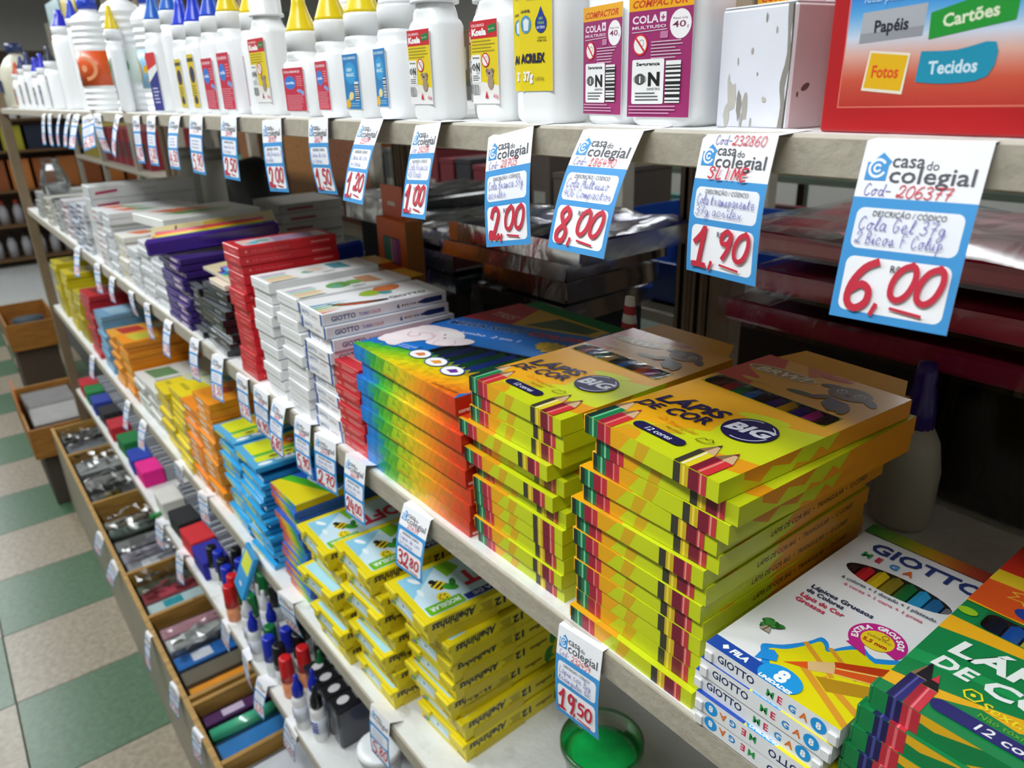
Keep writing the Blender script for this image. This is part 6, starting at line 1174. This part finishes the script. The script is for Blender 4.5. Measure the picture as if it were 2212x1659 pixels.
# ---------------------------------------------------------------- goods in the floor trays
def pack(label, x, y, l, w, h, col, rz=0.05, z=.262, kind='flat', cat='pack', tilt=0, film=True, strip=None, cx=.0):
    t = empty('craft_pack', label, cat, (x, y, z), rz, 'packs lying in the tray cabinet'); t.rotation_euler[1] = tilt; mb = MB()
    if kind == 'roll': mb.tube([(0, 0, h / 2), (0, l, h / 2)], h / 2, 12, col, 'plastic')
    else: mb.box(-w / 2, w / 2, 0, l, 0, h, col, 'matte', r=.002)
    mb.build('contents', t)
    if strip: mb = MB(); mb.box(-w * .35, w * .35, l * .2, l * .45, h + .0004, h + .0012, strip, 'card'); mb.build('label', t)
    if film:
        mb = MB(); e = .0035
        if kind == 'roll': mb.tube([(0, -.006, h / 2), (0, l + .006, h / 2)], h / 2 + .002, 12, '#fff', 'film')
        else: mb.box(-w / 2 - e, w / 2 + e, -.006, l + .006, -.0008, h + e, '#fff', 'bagfilm', r=.002)
        mb.build('clear_wrap', t)
    return t
TR = [('pale blue flat pack at the front of the nearest tray', -1.315, .062, .030, '#2c88c8', 'flat', None), ('sea green roll in the nearest full tray', -1.375, .040, .038, '#4ab890', 'roll', None), ('dark purple wrapped pack with white sticker', -1.417, .030, .040, '#5a2468', 'flat', '#e0d0e8'),
      ('orange edged card pack in the second tray', -1.512, .046, .040, '#f2a41c', 'flat', None), ('taupe card pack in the second tray', -1.577, .050, .036, '#77705e', 'flat', None), ('sky blue wrapped pack with white tag', -1.640, .050, .040, '#1f78c8', 'flat', '#e8ecf2'), ('crumpled clear white pack in the second tray', -1.705, .050, .044, '#d4d8d6', 'flat', None), ('pink clear pack by the divider', -1.765, .045, .040, '#c0909c', 'flat', None),
      ('pack with cyan window in the third tray', -1.885, .045, .044, '#c8dcdc', 'flat', '#2aa8b4'), ('dull red wrapped pack in the third tray', -1.95, .055, .040, '#9a3440', 'flat', '#d85a70'), ('olive grey pack in the third tray', -2.02, .050, .036, '#5c6652', 'flat', None),
      ('silver foil pack in the fourth tray', -2.125, .060, .040, '#a8aab0', 'flat', '#e8eaf0'), ('lilac grey clear pack in the fourth tray', -2.205, .060, .040, '#a8a4b0', 'flat', None), ('marbled grey pack in the fourth tray', -2.29, .060, .040, '#8e9090', 'flat', '#6c6e6c'), ('grey green roll in the fourth tray', -2.38, .05, .044, '#8a9890', 'roll', None), ('beige roll in the fourth tray', -2.46, .05, .042, '#b0a898', 'roll', None),
      ('dark grey clear pack in the fifth tray', -2.64, .07, .040, '#777a78', 'flat', '#8a7a2c'), ('pale clear pack in the fifth tray', -2.76, .08, .044, '#a8aaa6', 'flat', None), ('glinting clear pack in the fifth tray', -2.90, .10, .050, '#c0c4c2', 'flat', None), ('grey mixed pack in the farthest tray', -3.13, .08, .042, '#8c8e92', 'flat', None), ('dull pack in the farthest tray', -3.25, .07, .042, '#7c7e7c', 'flat', None)]
for (lb, x, w, h, c, kd, st) in TR: pack(lb, x, -.10, .19, w, h, c, random.uniform(-.025, .025), z=.2475 + random.uniform(.035, .05), kind=kd, strip=st)
pack('yellow leaflet pack standing at the tray back', -1.755, .055, .10, .07, .012, '#e2cf1c', .1, z=.345, strip='#e8e6d0'); pack('white paper pack in the unit right of the nearest tray', -1.18, -.10, .2, .10, .04, '#dcdee2', .02, z=.29)
pack('clear paper pack in the right end trays', -.86, -.09, .2, .12, .04, '#c8ccd0', 0, z=.29); pack('grey paper pack near the right end trays', -.55, -.09, .2, .12, .04, '#b8bcc0', 0, z=.29)
# slack clear bags thrown over the tray goods
def slack_bag(label, x, w, seed, y0=-.10, y1=.10, z=.353):
    R_ = random.Random(seed); t = empty('clear_bag', label, 'bag', (x, 0, z)); nx, ny = 9, 12; mb = MB()
    V = [(w * i / nx + .006 * R_.random(), y0 + (y1 - y0) * j / ny + .006 * R_.random(), .014 * R_.random() + .010 * math.sin(i * 1.3 + j * .7 + seed)) for j in range(ny + 1) for i in range(nx + 1)]
    mb.mesh(V, [(j * (nx + 1) + i, j * (nx + 1) + i + 1, (j + 1) * (nx + 1) + i + 1, (j + 1) * (nx + 1) + i) for j in range(ny) for i in range(nx)], '#fff', 'bagfilm', False); mb.build('film', t)
for k, (x, w) in enumerate(((-1.74, .10), (-2.045, .11), (-2.22, .10), (-2.46, .12), (-2.78, .16), (-3.0, .14), (-3.26, .14))):
    slack_bag('crumpled empty clear bag over the tray goods, %s along the cabinet' % ('first', 'second', 'third', 'fourth', 'fifth', 'sixth', 'farthest')[k], x, w, k)
# wooden crates that stand in the aisle past the end post
def crate(label, x, y, w, d, h, z0, c='#a06c2a'):
    t = empty('wooden_crate', label, 'crate', (x, y, z0)); b = .009
    for nm, B in (('side_board', (0, w, 0, b, 0, h)), ('side_board', (0, w, d - b, d, 0, h)), ('end_board', (0, b, b, d - b, 0, h)), ('end_board', (w - b, w, b, d - b, 0, h)), ('bottom_board', (b, w - b, b, d - b, 0, b))):
        mb = MB(); mb.box(*B, c, 'wood', r=.001); mb.build(nm, t)
crate('wooden crate full of glinting clear packs, jutting into the aisle', -3.96, -.20, .60, .25, .13, .235)
pack('glinting clear bag bundle in the jutting crate', -3.80, -.17, .19, .22, .10, '#a8a4a4', 0, z=.248, cat='bag'); pack('white clear bag bundle in the jutting crate', -3.54, -.17, .19, .22, .11, '#c8c6c4', 0, z=.248, cat='bag')
mb = MB(); mb.box(-3.93, -3.39, -.17, .02, 0, .234, '#4a4038', 'matte', r=.003); mb.build('crate_stand', label='dark stand under the jutting wooden crate', cat='stand')
mb = MB(); mb.box(0, .16, 0, .004, 0, .10, '#e0701c', 'card', r=.001); mb.build('orange_card', label='orange card standing by the jutting crate', cat='card', loc=(-3.75, -.1995, .375), rz=0)
crate('small wooden crate with a dark pot, farthest in the aisle', -5.3, -.12, .55, .25, .15, .32, '#94601f')
mb = MB(); mb.lathe([(.06, 0), (.08, .12), (.001, .121)], n=18, col='#2c3a44', m='matte'); mb.build('dark_pot', label='dark slate pot inside the farthest crate', cat='pot', loc=(-4.95, .005, .33))
mb = MB(); mb.box(-5.2, -4.78, -.10, .10, 0, .319, '#4a3a2c', 'matte', r=.003); mb.build('crate_stand', label='brown stand under the farthest small crate', cat='stand')
# ---------------------------------------------------------------- bagged folders and goods behind
def bag(label, x, y, z, w, d, h, col, rz=0.0, tx=0.0, ty=0.0, film='bagfilm', body='glossplastic', n=1):
    t = empty('bagged_folder', label, 'folder', (x, y, z), rz); t.rotation_euler[0] = tx; t.rotation_euler[1] = ty; mb = MB()
    mb.box(0, w, 0, d, 0, h, col, body, r=.004); mb.build('folder', t)
    # clear wrap: a slack skin with folds
    mb = MB(); e = .004; R_ = random.Random(int(abs(x * 1000) + h * 1e4)); nx, ny = 16, 10; P = []
    for j in range(ny + 1):
        row = []
        for i in range(nx + 1):
            u, v = i / nx, j / ny; edge = min(u, 1 - u, v, 1 - v)
            row.append(Vector((-e + (w + 2 * e) * u, -e + (d + 2 * e) * v, h + .0015 + (.006 * R_.random() if edge > 0 else 0) + .003 * math.sin(u * 19 + v * 5))))
        P.append(row)
    V = [p for r in P for p in r]; F = [(j * (nx + 1) + i, j * (nx + 1) + i + 1, (j + 1) * (nx + 1) + i + 1, (j + 1) * (nx + 1) + i) for j in range(ny) for i in range(nx)]
    mb.mesh(V, F, '#fff', film, True)
    for a, b, fix in (((-e, -e), (w + e, -e), 0), ((w + e, -e), (w + e, d + e), 1), ((-e, d + e), (-e, -e), 1)):
        V = []; F = []; k = 14
        for i in range(k + 1):
            u = i / k; px = a[0] + (b[0] - a[0]) * u; py = a[1] + (b[1] - a[1]) * u; o = .003 * R_.random()
            for zz, oo in ((h + .002, 0), (h * .5, o), (-.001, .002)): V.append((px + (oo if fix else 0) * (1 if a[0] > 0 else -1), py - (0 if fix else oo), zz))
        for i in range(k):
            for m in (0, 1): F.append((i * 3 + m, (i + 1) * 3 + m, (i + 1) * 3 + m + 1, i * 3 + m + 1))
        mb.mesh(V, F, '#fff', film, True)
    mb.build('clear_wrap', t); return t
# right: dark red folders over a black one
mb = MB(); mb.box(-.48, -.262, .385, .64, 0, .128, '#2a1a1c', 'matte', r=.003); mb.build('storage_box', label='dark storage box under the left end of the red folders', cat='box', loc=(0, 0, Z2))
bag('large black folder in clear wrap, lowest on the right behind the white boxes', -.245, .372, Z2 + .002, .40, .26, .120, '#08090b')
bag('dark red folder in clear wrap, lowest of the red ones', -.470, .340, Z2 + .1335, .56, .28, .022, '#b02450')
bag('crimson folder in clear wrap, middle of the red ones', -.430, .330, Z2 + .1745, .54, .28, .020, '#d22a58', rz=-.02)
bag('bright red folder in clear wrap, topmost of the red ones', -.480, .350, Z2 + .2080, .56, .28, .018, '#e0304e', rz=.01)
# centre: navy, violet and translucent folders
mb = MB(); mb.box(-.90, -.72, .33, .49, 0, .070, '#20202a', 'matte', r=.003); mb.build('storage_box', label='dark storage box under the navy folders', cat='box', loc=(0, 0, Z2))
bag('grey folder in clear wrap, lowest of the navy pile', -.90, .32, Z2 + .074, .19, .17, .022, '#6c7080', rz=.05)
bag('translucent white folder in clear wrap low in the navy pile', -.870, .320, Z2 + .108, .17, .17, .024, '#c0bcb0', rz=.02)
bag('navy folder in clear wrap in the centre pile', -.930, .290, Z2 + .144, .25, .19, .018, '#262c74', rz=.06)
bag('violet blue folder in glossy clear wrap, topmost of the centre pile', -.880, .275, Z2 + .174, .25, .215, .022, '#4a3cb4', rz=.03)
mb = MB(); mb.box(-1.17, -.98, .36, .62, 0, .058, '#332a26', 'matte', r=.003); mb.build('storage_box', label='brown storage box under the brown folders', cat='box', loc=(0, 0, Z2))
bag('teal dark folder in clear wrap under the brown one', -1.18, .34, Z2 + .062, .20, .28, .026, '#36484c')
bag('brown red folder in clear wrap behind the orange crayon pack', -1.17, .33, Z2 + .100, .20, .28, .026, '#6c3c38')
bag('greenish grey folder in clear wrap behind the orange crayon pack', -1.18, .335, Z2 + .138, .21, .28, .020, '#68706a')
mb = MB(); mb.box(-1.38, -1.22, .38, .62, 0, .136, '#26252a', 'matte', r=.003); mb.build('storage_box', label='black storage box behind the red paint boxes', cat='box', loc=(0, 0, Z2))
bag('black folder in glinting wrap behind the red boxes', -1.38, .36, Z2 + .14, .17, .28, .04, '#24252a')
# orange crayon pack hung behind the white boxes
t = empty('crayon_pack', 'orange hanging crayon pack with window and green side, behind the white boxes', 'pack', (-.995, .215, Z2 + .095), -.05); mb = MB(); mb.box(0, .090, 0, .028, 0, .105, '#e2721a', 'card', r=.001, left='#6a9a2c', right='#a8682c')
A = Art(mb, plane((0, 0, 0), (1, 0, 0), (0, 0, 1))); A.rrect(20, 42, 72, 80, 3, '#2a2024'); 
for i, c in enumerate(('#2a9a8a', '#3aa06a', '#c8a0b0', '#c87ab0', '#a05a9a')): A.rect(22 + i * 10, 44, 30 + i * 10, 78, c)
A.rrect(20, 8, 70, 30, 2, '#e8952c'); A.text('BIC', 45, 11, 18, '#7a2c10', bold=.05, align='c', fit=34); mb.build('carton', t)
mb = MB(); mb.box(.004, .070, .010, .0115, .105, .150, '#d8621a', 'card'); mb.box(.025, .048, .0092, .0099, .122, .128, '#e8d8c8', 'card'); mb.build('hang_tab', t)
mb = MB(); mb.box(-1.0, -.88, .20, .275, 0, .094, '#3a302c', 'matte', r=.002); mb.build('storage_box', label='small dark box under the orange crayon pack', cat='box', loc=(0, 0, Z2))
def tall_glue(label, x, y, cap):
    t = empty('glue_bottle', label, 'bottle', (x, y, Z2)); mb = MB(); mb.lathe([(.021, 0), (.024, .006), (.0245, .055), (.020, .080), (.013, .094)], n=20, col='#c8c2b4', m='bottle'); mb.build('body', t)
    mb = MB(); mb.lathe([(.0135, .090), (.0125, .108), (.0095, .128), (.0085, .130), (.0085, .140), (.0065, .150), (.0004, .1505)], n=14, col=cap, m='plastic'); mb.build('cap', t)
tall_glue('milky glue bottle with purple cap behind the yellow jumbo boxes', -.247, .315, '#3a2280'); tall_glue('milky glue bottle at the right border behind the green boxes', -.075, .27, '#b8ab98')
t = empty('striped_bag', 'red and white striped paper cone bag behind the yellow jumbo boxes', 'bag', (-.505, .235, Z2)); mb = MB(); n = 9
mb.lathe([(.030, 0), (.030, .05), (.018, .09)] , n=14, col='#ded8d4', m='matte'); mb.build('bag_body', t); mb = MB()
mb.lathe([(.016 - .0105 * i / n, .09 + .08 * i / n) for i in range(n + 1)], n=10, m='matte', cols=['#b8333c' if i % 2 else '#ece4e0' for i in range(n)], sy=.6); mb.build('twisted_top', t)
mb = MB(); mb.box(0, .06, 0, .10, 0, .055, '#e2c21c', 'card', r=.001); mb.build('box', label='small yellow box whose tip shows behind the elephant box', cat='box', loc=(-.60, .245, Z2 + .0))
# grey cartons and jars behind the left piles
p = carton(150, 150, 20, '#8e8a82', lambda a: a.rect(20, 6, 80, 12, '#6c6862'), lambda a: a.rect(20, 6, 80, 12, '#7a3c40'))
stack(p, 7, -1.745, .29, Z2, .021, 'grey brown carton', 'the pile behind the red boxes', 'box', 'grey brown cartons', jit=(.006, .01, .05)); discard(p)
for k, (x, y) in enumerate(((-2.30, .34), (-2.16, .36))):
    t = empty('jar', 'tall milky jar with greenish base behind the pale piles, %s one' % ('left', 'right')[k], 'jar', (x, y, Z2)); mb = MB(); mb.lathe([(.05, 0), (.052, .02), (.052, .19), (.04, .21)], n=20, m='bottle', cols=['#5a8a60', '#b8b8ac', '#b8b8ac']); mb.build('body', t); mb = MB(); mb.lathe([(.042, .21), (.042, .235), (.0005, .236)], n=18, col='#8a8a84', m='plastic'); mb.build('lid', t)
t = empty('jar', 'black round jar between the milky jars and the grey cartons', 'jar', (-1.87, .36, Z2)); mb = MB(); mb.lathe([(.07, 0), (.075, .03), (.075, .18), (.05, .22), (.0005, .23)], n=20, col='#1c1c20', m='plastic'); mb.build('body', t)
# ---------------------------------------------------------------- back to back shelves and the next rows
def far_unit(x0, x1, y0, y1, zs, col, label, name='shelf_unit'):
    t = empty(name, label, 'shelf', (0, 0, 0))
    for z in zs: mb = MB(); mb.box(x0, x1, y0, y1, z - .02, z, col, 'matte', r=.001); mb.build('board', t)
    n = max(1, int((x1 - x0) / .9))
    for i in range(n + 1):
        for y in (y0 + .02, y1 - .02):
            mb = MB(); x = x0 + (x1 - x0) * i / n; mb.box(x - .015, x + .015, y - .015, y + .015, 0, 2.1, col, 'matte', r=.001); mb.build('leg', t)
far_unit(-6.6, .9, .685, 1.17, (.50, .855, 1.215), '#a29a8c', 'pale shelf unit standing back to back behind the front shelves')
far_unit(-9, 1.2, 1.9, 2.3, (.55, .95, 1.30, 1.62), '#4c5648', 'green grey metal shelf unit across the rear aisle')
far_unit(-9.75, -9.2, -.05, 1.85, (.08, .42, .76, 1.14, 1.44), '#6a4c2c', 'wooden end display past the open floor')
R_ = random.Random(21)
def block(label, x, y, z, w, d, h, c, cat='box', name='box', mt='matte', rz=0, grp=None, deco=None):
    t = empty(name, label, cat, (x, y, z), rz, grp); mb = MB(); mb.box(0, w, 0, d, 0, h, c, mt, r=.002)
    if deco: A = Art(mb, plane((0, 0, 0), (1, 0, 0), (0, 0, 1)), clip=(1, 1, w * 1000 - 1, h * 1000 - 1)); A.rect(w * 150, h * 250, w * 750, h * 700, deco)
    mb.build('body', t)
    mb = MB(); mb.box(-.001, w + .001, -.001, d + .001, h + .0002, h + .012, c, mt, r=.001); mb.build('lid', t); return t
# seen through the gap right of centre
def bin_(label, x, y, z, w, d, h, c):
    t = empty('stacking_bin', label, 'bin', (x, y, z)); mb = MB(); mb.box(0, w, 0, d, 0, .006, c, 'plastic'); mb.box(0, .006, 0, d, 0, h, c, 'plastic'); mb.box(w - .006, w, 0, d, 0, h, c, 'plastic'); mb.box(0, w, d - .006, d, 0, h, c, 'plastic'); mb.box(0, w, 0, .006, 0, h * .55, c, 'plastic'); mb.build('bin_body', t)
    mb = MB(); mb.box(w * .3, w * .62, -.003, -.0005, .004, h * .5, '#cfd4dc', 'card'); mb.build('tag', t)
for k, x in enumerate((-1.10, -.80, -.50, -.20)): bin_('blue stacking bin with white tag, %s on the back shelf' % ('leftmost', 'second', 'third', 'rightmost')[k], x, .73, 1.2152, .28, .3, .14, '#1c3f86')
for k, (x, c) in enumerate(((-3.1, '#7a4a1e'), (-2.74, '#8a5a24'), (-2.37, '#7a4420'))): block('orange brown wooden case on the back shelf, %s' % ('left', 'middle', 'right')[k], x, .74, 1.2152, .35, .34, .26, c, 'case', 'case', 'wood')
for k in range(12):
    x = -2.0 + k * .072; block('narrow upright folder box number %s on the back shelf' % ORD[k].split()[0].replace('top', 'first'), x, .74, 1.2152, .062, .30, .20 + .05 * R_.random(), R_.choice(('#2c2a2e', '#3a3c44', '#5a5c5a', '#24283c', '#6a1c24', '#4a4038')), 'box', 'folder_box', deco='#8a8880')
for k in range(7):
    block('dark red ring binder with round hole, number %s on the back shelf' % ORD[k].split()[0].replace('top', 'first'), -5.75 + k * .17, .74, 1.2152, .14, .3, .20, '#7a141e', 'binder', 'binder', deco='#3a3438')
for k in range(6): block('mustard binder at the far end, number %s' % ORD[k].split()[0].replace('top', 'first'), -6.55 + k * .125, .74, 1.2152, .105, .3, .2, '#8a7a1c', 'binder', 'binder')
GRP = 'assorted stock across the rear aisle'
k = 0
for z in (.95, 1.30, 1.62):
    x = -7.0; k = 0
    while x < 1.0 and k < 18:
        w = R_.uniform(.34, .50); h = R_.uniform(.10, .22); c = R_.choice(('#5a6a60', '#7a7c78', '#3a4a5a', '#8a2c34', '#b8b4a4', '#2a5a4a', '#c86a5a', '#4aa090', '#6a5a40', '#d8d4c4', '#31406e', '#a89a70'))
        k += 1; block('rear aisle stock box, %s from the left on the %s board' % ((ORD + ['top'] * 20)[k - 1].split(' from')[0].replace('top', 'first') if k > 1 else 'first', {.95: 'lowest', 1.30: 'middle', 1.62: 'upper'}[z]), x, 1.94, z + .0002, w, .3, h, c, grp=GRP, deco=R_.choice(('#d8d8d0', '#4a4a48', '#a83a3a', '#58b098'))); x += w + R_.uniform(.03, .12)
# display past the open floor at the far left
mb = MB(); mb.box(-10.2, -10.17, -.6, 1.9, 0, 2.1, '#4a3626', 'wood'); mb.build('display_back_board', label='dark brown back board of the end display at the far left', cat='board')
def small_bottle(lb, y, z, c, cc, h=.17, r=.045):
    t = empty('bottle', lb, 'bottle', (-9.36, y, z), 0, 'bottles on the end display'); mb = MB(); mb.lathe([(r, 0), (r, h * .7), (r * .5, h)], n=12, col=c, m='bottle'); mb.build('body', t); mb = MB(); mb.lathe([(r * .55, h * .97), (r * .5, h * 1.2), (.0005, h * 1.21)], n=10, col=cc, m='plastic'); mb.build('cap', t)
for k in range(13):
    q = ORD[k].split(' from')[0].replace('top', 'first')
    small_bottle('white bottle with dark cap low on the end display, %s from the aisle' % q, .06 + k * .13, .0802, '#b8b8bc', '#1c1c20', .21)
    small_bottle('white bottle with red cap on the end display, %s from the aisle' % q, .06 + k * .13, .4202, '#b4b0b8', '#a83a28', .20)
for z, cs, zn, hh in ((.76, ('#a8642c', '#8a4a20', '#b87030', '#94501c'), 'middle', .28), (1.14, ('#1c2440', '#2c3c70', '#a8a02c', '#20283c'), 'high', .22), (1.44, ('#c8c8c4', '#b0a898', '#d0d0d0'), 'topmost', .20)):
    for k in range(8): block('blurred stock box on the end display, %s board, %s from the aisle' % (zn, ORD[k].split(' from')[0].replace('top', 'first')), -9.68, .04 + k * .215, z + .0002, .4, .18, hh, cs[k % len(cs)])
for k, (x, y, z, w, h, c, c2, lb) in enumerate(((-4.8, .44, 1.83, .36, .22, '#bfe0e8', '#9ad0dc', 'pale blue hanging sign at the far left'), (-4.38, .44, 1.83, .32, .26, '#e2c81c', '#c83a3c', 'yellow and red hanging sign at the far left'))):
    t = empty('sign', lb, 'sign', (x, y, z)); mb = MB(); mb.box(0, w, 0, .006, 0, h, c, 'card', r=.001); A = Art(mb, plane((0, 0, 0), (1, 0, 0), (0, 0, 1)), clip=(2, 2, w * 1000 - 2, h * 1000 - 2)); A.poly([(0, 0), (w * 1000, 0), (w * 1000, 60), (0, 110)], c2); mb.build('panel', t)
    for sx in (.02, w - .02): mb = MB(); mb.tube([(sx, .003, h), (sx, .003, 3.0 - z)], .0012, 5, '#888', 'steel'); mb.build('wire', t)
bpy.context.view_layer.update()
